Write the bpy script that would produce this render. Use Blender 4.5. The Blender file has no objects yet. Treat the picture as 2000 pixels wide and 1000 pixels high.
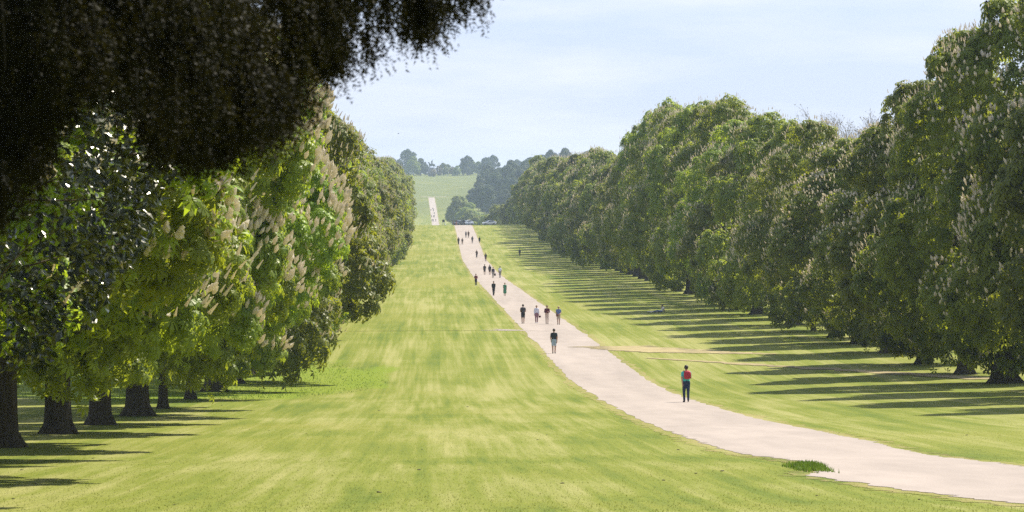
import bpy, math
import numpy as np
from mathutils import Vector

# ------------------------------------------------------------------ camera, sky, sun, exposure
S = bpy.context.scene
COL = S.collection
R = math.radians
FPX = 7600.0                      # focal length in pixels of the 2000 px wide photograph
VX, VY = 840.0, 400.0             # pixel in which the straight walk (+Y, level) vanishes
cam_d = bpy.data.cameras.new('camera'); cam = bpy.data.objects.new('camera', cam_d); COL.objects.link(cam)
cam_d.sensor_width = 36.0; cam_d.lens = 36.0 * FPX / 2000.0
cam_d.clip_start = 0.5; cam_d.clip_end = 30000
cam.location = (0, 0, 0)
cam.rotation_euler = (R(90) - math.atan(100 / FPX), 0, -math.atan(160 / FPX))
cam_d.dof.use_dof = True; cam_d.dof.focus_distance = 190; cam_d.dof.aperture_fstop = 13
S.camera = cam

SUN_EL, SUN_AZ = 51.0, 48.0       # azimuth measured from the view direction (+Y) to the right (+X)
W = bpy.data.worlds.new('World'); S.world = W; W.use_nodes = True
wn = W.node_tree; wn.nodes.clear()
def wnode(t, **k):
    n = wn.nodes.new(t)
    for a, b in k.items(): setattr(n, a, b)
    return n
sky = wnode('ShaderNodeTexSky'); sky.sky_type = 'NISHITA'; sky.sun_disc = False
sky.sun_elevation = R(SUN_EL); sky.sun_rotation = R(SUN_AZ); sky.air_density = 1.0; sky.dust_density = 0.7; sky.ozone_density = 2.5
bg = wnode('ShaderNodeBackground'); bg.inputs['Strength'].default_value = 0.066
wo = wnode('ShaderNodeOutputWorld')
tc = wnode('ShaderNodeTexCoord')
mp = wnode('ShaderNodeMapping'); mp.inputs['Scale'].default_value = (7, 7, 42); mp.inputs['Location'].default_value = (0.4, 1.3, 0.2)
cn = wnode('ShaderNodeTexNoise'); cn.inputs['Scale'].default_value = 1.6; cn.inputs['Detail'].default_value = 7; cn.inputs['Roughness'].default_value = 0.55
cr = wnode('ShaderNodeValToRGB'); cr.color_ramp.elements[0].position = 0.40; cr.color_ramp.elements[1].position = 0.68
cr.color_ramp.elements[0].color = (0, 0, 0, 1); cr.color_ramp.elements[1].color = (1, 1, 1, 1)
cm = wnode('ShaderNodeMath', operation='MULTIPLY'); cm.inputs[1].default_value = 0.62
mx = wnode('ShaderNodeMix', data_type='RGBA'); mx.inputs[7].default_value = (8.0, 8.1, 8.9, 1)
hz = wnode('ShaderNodeMix', data_type='RGBA'); hz.inputs[0].default_value = 0.62; hz.inputs[7].default_value = (5.1, 6.1, 9.6, 1)
wn.links.new(tc.outputs['Generated'], mp.inputs['Vector']); wn.links.new(mp.outputs[0], cn.inputs['Vector'])
wn.links.new(cn.outputs['Fac'], cr.inputs[0]); wn.links.new(cr.outputs[0], cm.inputs[0]); wn.links.new(cm.outputs[0], mx.inputs[0])
wn.links.new(sky.outputs[0], hz.inputs[6]); wn.links.new(hz.outputs[2], mx.inputs[6])
wn.links.new(mx.outputs[2], bg.inputs['Color']); wn.links.new(bg.outputs[0], wo.inputs['Surface'])

sd = bpy.data.lights.new('sun', 'SUN'); so = bpy.data.objects.new('sun', sd); COL.objects.link(so)
sd.energy = 5.0; sd.angle = R(0.53); sd.color = (1.0, 0.94, 0.84)
sv = Vector((math.sin(R(SUN_AZ)) * math.cos(R(SUN_EL)), math.cos(R(SUN_AZ)) * math.cos(R(SUN_EL)), math.sin(R(SUN_EL))))
so.rotation_euler = sv.to_track_quat('Z', 'Y').to_euler(); so.location = sv * 50
S.view_settings.view_transform = 'Standard'; S.view_settings.look = 'None'
S.view_settings.exposure = 0.95; S.view_settings.gamma = 1.0; S.view_settings.use_curve_mapping = False
S.render.engine = 'CYCLES'; S.cycles.use_denoising = False; S.cycles.use_adaptive_sampling = False
S.cycles.max_bounces = 8; S.cycles.diffuse_bounces = 3; S.cycles.transmission_bounces = 4; S.cycles.glossy_bounces = 2
S.cycles.volume_bounces = 1; S.cycles.transparent_max_bounces = 4; S.cycles.sample_clamp_indirect = 6

# ------------------------------------------------------------------ helpers
RNG = np.random.default_rng(11)
def nrm(a): return a / np.maximum(np.linalg.norm(a, axis=-1, keepdims=True), 1e-9)

def mesh_np(name, V, F, mats=(), face_attr=None, mat_idx=None, smooth=False):
    V = np.asarray(V, np.float32); F = np.asarray(F, np.int32); k = F.shape[1]
    m = bpy.data.meshes.new(name)
    m.vertices.add(len(V)); m.vertices.foreach_set('co', V.ravel())
    m.loops.add(F.size); m.loops.foreach_set('vertex_index', F.ravel())
    m.polygons.add(len(F)); m.polygons.foreach_set('loop_start', np.arange(0, F.size, k, dtype=np.int32))
    for mt in mats: m.materials.append(mt)
    if mat_idx is not None: m.polygons.foreach_set('material_index', np.asarray(mat_idx, np.int32))
    m.polygons.foreach_set('use_smooth', np.full(len(F), bool(smooth)))
    if face_attr is not None:
        a = m.attributes.new('rnd', 'FLOAT', 'FACE'); a.data.foreach_set('value', np.asarray(face_attr, np.float32))
    m.update(calc_edges=True)
    return m

def obj(name, mesh, parent=None, loc=None, **props):
    o = bpy.data.objects.new(name, mesh); COL.objects.link(o)
    if parent is not None: o.parent = parent
    if loc is not None: o.location = loc
    for k, v in props.items(): o[k] = v
    return o

def thing(name, label, cat, loc, rz=0.0, group=None):
    o = obj(name, None, None, loc, label=label, category=cat); o.rotation_euler = (0, 0, rz); o.empty_display_size = 0.3
    if group: o['group'] = group
    return o

class MB:                                              # collects pieces, gives one mesh
    def __init__(s): s.V = []; s.F = []; s.M = []; s.n = 0
    def add(s, V, F, m=0):
        V = np.asarray(V, float).reshape(-1, 3); F = np.asarray(F, int).reshape(-1, 3)
        s.V.append(V); s.F.append(F + s.n); s.M.append(np.full(len(F), m)); s.n += len(V); return s
    def mesh(s, name, mats, smooth=False):
        return mesh_np(name, np.vstack(s.V), np.vstack(s.F), mats, None, np.concatenate(s.M), smooth)

def tube(P, r, sides=8, cap=True, flute=0.0):
    P = np.asarray(P, float); n = len(P); r = np.broadcast_to(np.asarray(r, float), (n,))
    T = np.gradient(P, axis=0); T = nrm(T)
    ref = np.array([0., 0, 1]) if abs(T[:, 2]).mean() < 0.8 else np.array([0., 1, 0])
    U = nrm(np.cross(T, ref)); Wv = np.cross(T, U)
    a = np.linspace(0, 2 * np.pi, sides, endpoint=False)
    rr = r[:, None] * (1 + flute * np.cos(3 * a)[None, :] + flute * .6 * np.cos(5 * a + 1)[None, :])
    V = P[:, None, :] + rr[:, :, None] * (np.cos(a)[None, :, None] * U[:, None, :] + np.sin(a)[None, :, None] * Wv[:, None, :])
    V = V.reshape(-1, 3); F = []
    for i in range(n - 1):
        for j in range(sides):
            b = i * sides + j; c = i * sides + (j + 1) % sides
            F += [(b, b + sides, c), (c, b + sides, c + sides)]
    if cap:
        V = np.vstack([V, P[:1], P[-1:]]); c0 = n * sides; c1 = c0 + 1
        for j in range(sides):
            F.append((c0, j, (j + 1) % sides)); F.append((c1, (n - 1) * sides + (j + 1) % sides, (n - 1) * sides + j))
    return V, np.array(F)

def box(c, s):
    c = np.array(c, float); s = np.array(s, float) / 2
    V = np.array([[x, y, z] for x in (-1, 1) for y in (-1, 1) for z in (-1, 1)]) * s + c
    F = [(0, 1, 3), (0, 3, 2), (4, 6, 7), (4, 7, 5), (0, 4, 5), (0, 5, 1), (2, 3, 7), (2, 7, 6), (0, 2, 6), (0, 6, 4), (1, 5, 7), (1, 7, 3)]
    return V, np.array(F)

def ico(c, r, seg=8, rings=5, sq=(1, 1, 1)):
    V = [(0, 0, 1)]; F = []
    for i in range(1, rings):
        t = math.pi * i / rings
        for j in range(seg): V.append((math.sin(t) * math.cos(2 * math.pi * j / seg), math.sin(t) * math.sin(2 * math.pi * j / seg), math.cos(t)))
    V.append((0, 0, -1))
    for j in range(seg): F.append((0, 1 + j, 1 + (j + 1) % seg))
    for i in range(rings - 2):
        for j in range(seg):
            a = 1 + i * seg + j; b = 1 + i * seg + (j + 1) % seg
            F += [(a, a + seg, b), (b, a + seg, b + seg)]
    l = len(V) - 1; q = 1 + (rings - 2) * seg
    for j in range(seg): F.append((l, q + (j + 1) % seg, q + j))
    return np.array(V) * r * np.array(sq) + np.array(c, float), np.array(F)

def frames(Nn, hint, rng, jit=0.4):
    """two unit vectors across each normal; the second follows hint"""
    h = hint + rng.normal(0, jit, Nn.shape)
    Wv = nrm(h - (h * Nn).sum(1, keepdims=True) * Nn); U = np.cross(Wv, Nn)
    return U, Wv

def scatter(P, U, Wv, Nn, size, TV, TF):
    """copies of a small template, one per point"""
    n, k = len(P), len(TV); size = np.broadcast_to(np.asarray(size, float), (n,))
    V = (TV[None, :, 0:1] * U[:, None, :] + TV[None, :, 1:2] * Wv[:, None, :] + TV[None, :, 2:3] * Nn[:, None, :]) * size[:, None, None] + P[:, None, :]
    F = TF[None, :, :] + (np.arange(n) * k)[:, None, None]
    return V.reshape(-1, 3), F.reshape(-1, TF.shape[1])

# ------------------------------------------------------------------ materials
def mat(name):
    m = bpy.data.materials.new(name); m.use_nodes = True; t = m.node_tree
    b = next(n for n in t.nodes if n.type == 'BSDF_PRINCIPLED'); return m, t, b
def N(t, kind, **k):
    n = t.nodes.new(kind)
    for a, b in k.items(): setattr(n, a, b)
    return n
def ramp(t, fac, stops):
    r = N(t, 'ShaderNodeValToRGB'); e = r.color_ramp.elements
    while len(e) < len(stops): e.new(0.5)
    for i, (p, c) in enumerate(stops):
        e[i].position = p; e[i].color = tuple(c) + (1,) if len(c) == 3 else c
    t.links.new(fac, r.inputs[0]); return r.outputs[0]
def noise(t, vec, scale, detail=4, rough=0.55):
    n = N(t, 'ShaderNodeTexNoise'); n.inputs['Scale'].default_value = scale; n.inputs['Detail'].default_value = detail; n.inputs['Roughness'].default_value = rough
    t.links.new(vec, n.inputs['Vector']); return n.outputs['Fac']
def mapping(t, vec, scale=(1, 1, 1), loc=(0, 0, 0), rot=(0, 0, 0)):
    m = N(t, 'ShaderNodeMapping'); m.inputs['Scale'].default_value = scale; m.inputs['Location'].default_value = loc; m.inputs['Rotation'].default_value = rot
    t.links.new(vec, m.inputs['Vector']); return m.outputs[0]
def mixc(t, fac, a, b, mode='MIX'):
    m = N(t, 'ShaderNodeMix', data_type='RGBA', blend_type=mode)
    for s, v in ((0, fac), (6, a), (7, b)):
        if isinstance(v, (int, float)): m.inputs[s].default_value = v
        elif isinstance(v, tuple): m.inputs[s].default_value = v + (1,)
        else: t.links.new(v, m.inputs[s])
    return m.outputs[2]
def math_(t, op, a, b=0.0, c=None, clamp=False):
    m = N(t, 'ShaderNodeMath', operation=op); m.use_clamp = clamp
    for i, v in enumerate((a, b, c)):
        if v is None: continue
        if isinstance(v, (int, float)): m.inputs[i].default_value = v
        else: t.links.new(v, m.inputs[i])
    return m.outputs[0]
def bump(t, b, h, strength, dist):
    n = N(t, 'ShaderNodeBump'); n.inputs['Strength'].default_value = strength; n.inputs['Distance'].default_value = dist
    t.links.new(h, n.inputs['Height']); t.links.new(n.outputs[0], b.inputs['Normal'])

def plain(name, c, rough=0.7, var=0.15, scale=9.0, spec=0.3, metal=0.0):
    m, t, b = mat(name); co = N(t, 'ShaderNodeTexCoord').outputs['Object']
    f = noise(t, co, scale, 3)
    c0 = tuple(v * (1 - var) for v in c); c1 = tuple(min(1, v * (1 + var)) for v in c)
    t.links.new(ramp(t, f, [(0.3, c0), (0.7, c1)]), b.inputs['Base Color'])
    b.inputs['Roughness'].default_value = rough; b.inputs['Specular IOR Level'].default_value = spec; b.inputs['Metallic'].default_value = metal
    return m

def leaf_mat(name, dark, light, trans, tfac=0.35, rough=0.6, spec=0.14, objvar=0.22):
    m, t, b = mat(name)
    at = N(t, 'ShaderNodeAttribute'); at.attribute_name = 'rnd'
    oi = N(t, 'ShaderNodeObjectInfo').outputs['Random']
    col = ramp(t, at.outputs['Fac'], [(0.0, dark), (1.0, light)])
    tr = N(t, 'ShaderNodeRGB'); tr.outputs[0].default_value = tuple(trans) + (1,)
    br = math_(t, 'MULTIPLY_ADD', oi, 2 * objvar, 1 - objvar)
    hs = N(t, 'ShaderNodeHueSaturation'); t.links.new(br, hs.inputs['Value']); t.links.new(col, hs.inputs['Color'])
    hue = math_(t, 'MULTIPLY_ADD', oi, 0.026, 0.490); t.links.new(hue, hs.inputs['Hue'])
    h2 = N(t, 'ShaderNodeHueSaturation'); t.links.new(br, h2.inputs['Value']); t.links.new(tr.outputs[0], h2.inputs['Color']); t.links.new(hue, h2.inputs['Hue'])
    t.links.new(hs.outputs[0], b.inputs['Base Color'])
    b.inputs['Roughness'].default_value = rough; b.inputs['Specular IOR Level'].default_value = spec
    b.inputs['Specular Tint'].default_value = (1, .92, .72, 1)
    tl = N(t, 'ShaderNodeBsdfTranslucent'); t.links.new(h2.outputs[0], tl.inputs['Color'])
    ms = N(t, 'ShaderNodeMixShader'); ms.inputs[0].default_value = tfac
    out = next(n for n in t.nodes if n.type == 'OUTPUT_MATERIAL')
    t.links.new(b.outputs[0], ms.inputs[1]); t.links.new(tl.outputs[0], ms.inputs[2]); t.links.new(ms.outputs[0], out.inputs['Surface'])
    return m

def grass_mat(name, track=False):
    m, t, b = mat(name); co = N(t, 'ShaderNodeTexCoord').outputs['Object']
    a = noise(t, mapping(t, co, (0.9, 0.022, 1)), 1.0, 4)              # mowing lines along the walk
    a2 = noise(t, mapping(t, co, (0.30, 0.008, 1), (7, 2, 0)), 1.0, 3)
    c = noise(t, mapping(t, co, (0.02, 0.10, 1), (3, 5, 0)), 1.0, 5)     # crosswise patches
    d = noise(t, mapping(t, co, (0.18, 0.03, 1), (13, 1, 0)), 1.0, 5)
    g = noise(t, mapping(t, co, (9, 4, 9)), 1.0, 4, 0.7)               # tufts
    g2 = noise(t, mapping(t, co, (38, 14, 30)), 1.0, 3, 0.7)
    a3 = noise(t, mapping(t, co, (3.4, 0.02, 1), (2, 8, 0)), 1.0, 4, 0.65)
    s1 = math_(t, 'ADD', math_(t, 'ADD', math_(t, 'MULTIPLY', a, 0.30), math_(t, 'MULTIPLY', a2, 0.16)), math_(t, 'MULTIPLY', a3, 0.24))
    s2 = math_(t, 'ADD', math_(t, 'MULTIPLY', c, 0.12), math_(t, 'MULTIPLY', d, 0.22))
    f = math_(t, 'MULTIPLY_ADD', math_(t, 'ADD', s1, s2), 5.4, -2.28, True)
    base = ramp(t, f, [(0.0, (0.092, 0.128, 0.010)), (0.45, (0.155, 0.175, 0.020)), (1.0, (0.262, 0.252, 0.082))])
    # the unmown patch of longer, fresher grass under the left trees
    sx = N(t, 'ShaderNodeSeparateXYZ'); t.links.new(co, sx.inputs[0])
    wob = math_(t, 'MULTIPLY', math_(t, 'SUBTRACT', noise(t, mapping(t, co, (0.3, 0.05, 1)), 1.0, 3), 0.5), 1.1)
    ex = math_(t, 'DIVIDE', math_(t, 'ADD', sx.outputs[0], 15.0), 12.5); ey = math_(t, 'DIVIDE', math_(t, 'SUBTRACT', sx.outputs[1], 232.0), 42.0)
    rr = math_(t, 'SQRT', math_(t, 'ADD', math_(t, 'MULTIPLY', ex, ex), math_(t, 'MULTIPLY', ey, ey)))
    pm = math_(t, 'MULTIPLY_ADD', math_(t, 'ADD', rr, wob), -7.0, 7.4, True)
    base = mixc(t, math_(t, 'MULTIPLY', pm, 0.8), base, (0.150, 0.205, 0.008))
    cloud_shade = math_(t, 'MULTIPLY_ADD', sx.outputs[1], 1 / 300.0, -2350 / 300.0, True)  # cloud shadow over the far hill, painted as darker grass colour
    base = mixc(t, math_(t, 'MULTIPLY', cloud_shade, 0.8), base, (0.092, 0.108, 0.022))
    # rougher turf well to the left and right of the mown strip
    yel = ramp(t, noise(t, mapping(t, co, (0.05, 0.01, 1), (31, 9, 0)), 1.0, 4), [(0.50, (0, 0, 0)), (0.72, (1, 1, 1))])
    base = mixc(t, math_(t, 'MULTIPLY', yel, 0.55), base, (0.205, 0.200, 0.032))
    gr = ramp(t, g, [(0.28, (0.84, 0.85, 0.82)), (0.7, (1.10, 1.10, 1.08))])
    base = mixc(t, 1.0, base, gr, 'MULTIPLY')
    base = mixc(t, 1.0, base, ramp(t, g2, [(0.3, (0.80, 0.82, 0.78)), (0.72, (1.14, 1.13, 1.10))]), 'MULTIPLY')
    if track:                                                            # sandy, half-grown edge
        k = ramp(t, noise(t, mapping(t, co, (2.2, 0.8, 1)), 1.0, 5, 0.65), [(0.40, (0, 0, 0)), (0.62, (1, 1, 1))])
        base = mixc(t, math_(t, 'MULTIPLY', k, 0.75), base, (0.26, 0.20, 0.085))
    t.links.new(base, b.inputs['Base Color']); b.inputs['Roughness'].default_value = 0.9; b.inputs['Specular IOR Level'].default_value = 0.12
    bump(t, b, math_(t, 'ADD', g, math_(t, 'MULTIPLY', g2, 0.5)), 0.6, 0.06)
    return m

def gravel_mat(name, c, spread=0.10):
    m, t, b = mat(name); co = N(t, 'ShaderNodeTexCoord').outputs['Object']
    a = noise(t, mapping(t, co, (0.5, 0.03, 1)), 1.0, 5, 0.6); g = noise(t, co, 24, 3, 0.7); p = noise(t, mapping(t, co, (0.9, 0.25, 1), (4, 4, 0)), 1.0, 4)
    lo = tuple(v * (1 - 1.6 * spread) for v in c); hi = tuple(v * (1 + spread) for v in c)
    base = ramp(t, math_(t, 'ADD', math_(t, 'MULTIPLY', a, .6), math_(t, 'MULTIPLY', p, .4)), [(0.35, lo), (0.65, hi)])
    base = mixc(t, 1.0, base, ramp(t, g, [(0.28, (0.80, 0.78, 0.76)), (0.66, (1.06, 1.06, 1.06))]), 'MULTIPLY')
    t.links.new(base, b.inputs['Base Color']); b.inputs['Roughness'].default_value = 0.92; b.inputs['Specular IOR Level'].default_value = 0.2
    bump(t, b, g, 0.35, 0.01); return m

def bark_mat(name, c0, c1):
    m, t, b = mat(name); co = N(t, 'ShaderNodeTexCoord').outputs['Object']
    a = noise(t, mapping(t, co, (9, 9, 1.1)), 1.0, 6, 0.65); l = noise(t, co, 1.2, 3)
    base = mixc(t, math_(t, 'MULTIPLY', l, 0.5), ramp(t, a, [(0.3, c0), (0.72, c1)]), (0.09, 0.085, 0.05))
    t.links.new(base, b.inputs['Base Color']); b.inputs['Roughness'].default_value = 0.95; b.inputs['Specular IOR Level'].default_value = 0.15
    bump(t, b, a, 0.9, 0.05); return m

M = dict(
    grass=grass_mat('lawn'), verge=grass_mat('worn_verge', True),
    path=gravel_mat('pale_gravel', (0.315, 0.268, 0.225)), track=gravel_mat('dry_earth', (0.29, 0.235, 0.11), 0.25), tarmac=gravel_mat('asphalt', (0.09, 0.09, 0.09)),
    leafA=leaf_mat('chestnut_leaf_fresh', (0.090, 0.150, 0.014), (0.225, 0.285, 0.034), (0.45, 0.52, 0.025), 0.42, 0.45, 0.25),
    leafB=leaf_mat('chestnut_leaf', (0.072, 0.112, 0.013), (0.195, 0.235, 0.033), (0.43, 0.47, 0.025), 0.42, 0.45, 0.18, 0.30),
    leafC=leaf_mat('far_leaf', (0.080, 0.115, 0.018), (0.195, 0.225, 0.038), (0.36, 0.39, 0.025), 0.40, 0.5, 0.16, 0.28),
    leafW=leaf_mat('wood_leaf', (0.022, 0.040, 0.014), (0.05, 0.075, 0.024), (0.07, 0.10, 0.02), 0.20),
    leafBrown=leaf_mat('budding_brown_leaf', (0.13, 0.095, 0.045), (0.22, 0.165, 0.075), (0.2, 0.15, 0.06), 0.25),
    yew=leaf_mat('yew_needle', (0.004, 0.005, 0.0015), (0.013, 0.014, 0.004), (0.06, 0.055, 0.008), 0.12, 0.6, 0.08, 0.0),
    holly=leaf_mat('holly_leaf', (0.012, 0.020, 0.009), (0.034, 0.046, 0.016), (0.07, 0.08, 0.01), 0.10, 0.26, 0.5, 0.0),
    tuft=leaf_mat('grass_blade', (0.095, 0.13, 0.014), (0.21, 0.22, 0.045), (0.20, 0.23, 0.03), 0.3, 0.7, 0.15, 0.0),
    tuftg=leaf_mat('long_grass_blade', (0.075, 0.13, 0.014), (0.15, 0.20, 0.025), (0.16, 0.25, 0.02), 0.3, 0.6, 0.2, 0.0),
    bark=bark_mat('chestnut_bark', (0.020, 0.014, 0.009), (0.080, 0.058, 0.040)), twig=bark_mat('twig_bark', (0.06, 0.045, 0.03), (0.17, 0.13, 0.09)),
    dtwig=bark_mat('dark_twig', (0.015, 0.011, 0.008), (0.05, 0.04, 0.028)), earth=plain('dark_earth', (0.07, 0.055, 0.035), 0.95, 0.3),
    stone=plain('grey_stone', (0.13, 0.12, 0.11)), bronze=plain('weathered_bronze', (0.05, 0.065, 0.055), 0.55),
)
def blossom_mat(name, c0, c1):
    m, t, b = mat(name); co = N(t, 'ShaderNodeTexCoord').outputs['Object']
    f = noise(t, co, 45, 2)
    t.links.new(ramp(t, f, [(0.3, c0), (0.62, c1)]), b.inputs['Base Color']); b.inputs['Roughness'].default_value = 0.8; b.inputs['Specular IOR Level'].default_value = 0.1
    tl = N(t, 'ShaderNodeBsdfTranslucent'); tl.inputs['Color'].default_value = (0.75, 0.66, 0.48, 1)
    ms = N(t, 'ShaderNodeMixShader'); ms.inputs[0].default_value = 0.45; out = next(n for n in t.nodes if n.type == 'OUTPUT_MATERIAL')
    t.links.new(b.outputs[0], ms.inputs[1]); t.links.new(tl.outputs[0], ms.inputs[2]); t.links.new(ms.outputs[0], out.inputs['Surface']); return m
M['blossom'] = blossom_mat('cream_blossom', (0.58, 0.50, 0.35), (0.86, 0.81, 0.68))

# ------------------------------------------------------------------ ground
PROF = [(-80, -1.2), (0, -1.65), (30, -2.9), (57, -4.5), (66, -4.97), (86, -5.81), (104, -6.64), (116, -7.04), (131, -7.62), (151, -8.37), (178, -9.25), (217, -10.3),
        (243, -10.65), (276, -10.75), (321, -10.85), (384, -11.05), (475, -11.15), (633, -11.45), (783, -11.2), (927, -9.2), (1080, -7.35), (1206, -6.35), (1260, -6.9),
        (1500, -19), (1900, -25), (2375, -12.4), (2640, -3.6), (2920, 5.8), (3300, 17.5), (3600, 26), (3900, 31), (4500, 26), (7000, 5)]
def hermite(xq, pts):
    x = np.array([p[0] for p in pts], float); y = np.array([p[1] for p in pts], float)
    d = np.diff(y) / np.diff(x); mm = np.zeros(len(x)); mm[0] = d[0]; mm[-1] = d[-1]
    for i in range(1, len(x) - 1): mm[i] = 0 if d[i - 1] * d[i] <= 0 else 2 * d[i - 1] * d[i] / (d[i - 1] + d[i])
    i = np.clip(np.searchsorted(x, xq) - 1, 0, len(x) - 2); h = x[i + 1] - x[i]; t = (xq - x[i]) / h
    return (2*t**3 - 3*t**2 + 1) * y[i] + (t**3 - 2*t**2 + t) * h * mm[i] + (-2*t**3 + 3*t**2) * y[i + 1] + (t**3 - t**2) * h * mm[i + 1]
ROWS = np.concatenate([np.arange(-80, 40, 8.0), np.arange(40, 130, 1.0), np.arange(130, 300, 2.0), np.arange(300, 700, 5.0), np.arange(700, 1320, 10.0), np.arange(1320, 4000, 30.0), np.arange(4000, 7001, 200.0)])
ZROW = hermite(ROWS, PROF)
def hill(X, Y): return 14 * np.clip((X - 22) / 75, 0, 1.0) * np.exp(-((Y - 2900) / 430) ** 2)
def gz(X, Y):
    return np.interp(Y, ROWS, ZROW) + 0.021 * np.maximum(0, np.minimum(X, 300) - 15.5) + hill(X, np.asarray(Y, float))
def pix(x, y, ymax=1205.0):
    """point of the ground seen in a pixel of the photograph"""
    Y = np.concatenate([np.arange(40, 1300, 0.25), np.arange(1300, 3900, 1.0)]); Y = Y[Y <= ymax]
    X = (x - VX) / FPX * Y; yy = VY - FPX * gz(X, Y) / Y
    i = np.argmax(yy <= y) if (yy <= y).any() else len(Y) - 1
    return np.array([X[i], Y[i], gz(X[i], Y[i])])

XC = np.array([-3000, -800, -300, -80, -40, -20, -8, 0, 6, 11, 15.5, 22, 34.5, 47, 59.5, 72, 84.5, 97, 112, 134.5, 180, 300, 800, 3000], float)
GX, GY = np.meshgrid(XC, ROWS); GZ = gz(GX, GY)
nr, nc = GX.shape; idx = np.arange(nr * nc).reshape(nr, nc)
Q = np.stack([idx[:-1, :-1], idx[:-1, 1:], idx[1:, 1:], idx[1:, :-1]], -1).reshape(-1, 4)
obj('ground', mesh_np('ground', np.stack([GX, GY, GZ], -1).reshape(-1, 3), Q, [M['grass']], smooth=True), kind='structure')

EDGE = [(-80, 14, 20), (40, 11.5, 17.5), (57, 9.6, 15.4), (62, 9.25, 14.8), (66, 8.95, 14.4), (70, 8.5, 14.0), (74, 8.25, 13.75), (79, 7.7, 13.4), (81, 7.95, 13.3), (84, 8.62, 13.15), (89, 8.8, 13.1), (95, 8.7, 13.0), (103, 8.2, 12.95), (117, 7.85, 12.95), (132, 8.0, 13.0), (151, 8.2, 12.95),
        (178, 8.43, 13.0), (211, 8.6, 13.1), (250, 8.45, 13.1), (290, 8.35, 13.1), (345, 8.1, 12.95), (400, 7.9, 12.7), (475, 7.5, 12.25), (633, 6.85, 11.5), (800, 6.6, 11.4), (927, 6.8, 11.8), (1206, 7.5, 12.9), (1290, 7.6, 12.8), (1700, 5.2, 9.6), (2375, 1.3, 5.6), (2660, 0.0, 4.5), (2920, -1.3, 3.2)]
def strip(name, Ys, XL, XR, dz, m, parent=None, label=None, across=1):
    Ys = np.asarray(Ys); t = np.linspace(0, 1, across + 1)
    X = XL[:, None] * (1 - t) + XR[:, None] * t; Y = np.repeat(Ys[:, None], across + 1, 1); Z = gz(X, Y) + dz
    n = len(Ys); ii = np.arange(n * (across + 1)).reshape(n, across + 1)
    q = np.stack([ii[:-1, :-1], ii[:-1, 1:], ii[1:, 1:], ii[1:, :-1]], -1).reshape(-1, 4)
    o = obj(name, mesh_np(name, np.stack([X, Y, Z], -1).reshape(-1, 3), q, [m], smooth=True), kind='structure')
    return o
ry = ROWS[(ROWS >= -72) & (ROWS <= 2920)]
ry = np.unique(np.concatenate([ry, np.arange(56, 130, .5)]))
ex = np.array(EDGE); XL = np.interp(ry, ex[:, 0], ex[:, 1]); XR = np.interp(ry, ex[:, 0], ex[:, 2])
j = lambda a: RNG.normal(0, a, len(ry)) * np.clip(1 - ry / 1500, .1, 1)
strip('grass_verge', ry, XL - 0.45 + j(.16), XR + 0.45 + j(.16), 0.006 + 0 * 0, M['verge'], across=4)
strip('gravel_path', ry, XL + j(.09), XR + j(.09), 0.014, M['path'], across=4)

def ribbon(name, pts, w, dz, m):
    """a worn strip over the lawn; pts are photograph pixels on the ground, w its width along the walk in metres"""
    P = np.array([pix(x, y) for x, y in pts]); d = np.r_[0, np.cumsum(np.linalg.norm(np.diff(P[:, :2], axis=0), axis=1))]
    q = np.linspace(0, d[-1], 60); C = np.stack([np.interp(q, d, P[:, k]) for k in (0, 1)], 1)
    ww = np.interp(np.linspace(0, 1, 60), np.linspace(0, 1, len(w)), w) * (1 + .25 * RNG.normal(0, 1, 60)); ww = np.maximum(ww, .05)
    T = nrm(np.gradient(C, axis=0)); Nn = np.stack([-T[:, 1], T[:, 0]], 1)
    V = []
    for k in np.linspace(-.5, .5, 5):
        q2 = C + Nn * (ww * k)[:, None]; V.append(np.c_[q2, gz(q2[:, 0], q2[:, 1]) + dz])
    V = np.stack(V, 1); ii = np.arange(300).reshape(60, 5)
    F = np.stack([ii[:-1, :-1], ii[1:, :-1], ii[1:, 1:], ii[:-1, 1:]], -1).reshape(-1, 4)
    V = V.reshape(-1, 3)
    if np.cross(V[F[0, 1]] - V[F[0, 0]], V[F[0, 3]] - V[F[0, 0]])[2] < 0: F = F[:, ::-1]
    obj(name, mesh_np(name, V, F, [m], smooth=True), kind='structure')
ribbon('worn_track', [(1192, 677), (1235, 682), (1300, 686), (1380, 689), (1450, 691), (1520, 693)], [6, 6, 5, 4, 2, .6], 0.03, M['track'])
ribbon('worn_track', [(1265, 700), (1380, 707), (1500, 715), (1650, 724), (1800, 733), (1935, 742)], [.5, 1.0, 1.5, 1.6, 1.8, 1.8], 0.03, M['track'])
ribbon('worn_track', [(935, 645.5), (965, 645.5), (990, 645.5), (1018, 645)], [.3, 1.2, 3.5, 8], 0.02, M['path'])
ribbon('worn_track', [(632, 647), (760, 646.5), (940, 645.5)], [.5, .5, .4], 0.02, M['verge'])
# the road that crosses the walk on the crest
xs = np.array([-160., 0, 6, 11, 15.5, 60, 180])
V = np.array([[x, y, gz(x, y) + .03] for x in xs for y in (1212.0, 1221.0)]); F = [(2*i, 2*i + 2, 2*i + 3, 2*i + 1) for i in range(len(xs) - 1)]
obj('crossing_road', mesh_np('crossing_road', V, F, [M['tarmac']]), kind='structure')
V = np.array([[x, y, gz(x, y) + .05] for x in (-7., 0, 6, 11, 13) for y in (2923.0, 2929.0)]); F = [(2*i, 2*i + 2, 2*i + 3, 2*i + 1) for i in range(4)]
obj('crossing_track', mesh_np('crossing_track', V, F, [M['path']]), kind='structure')

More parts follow.
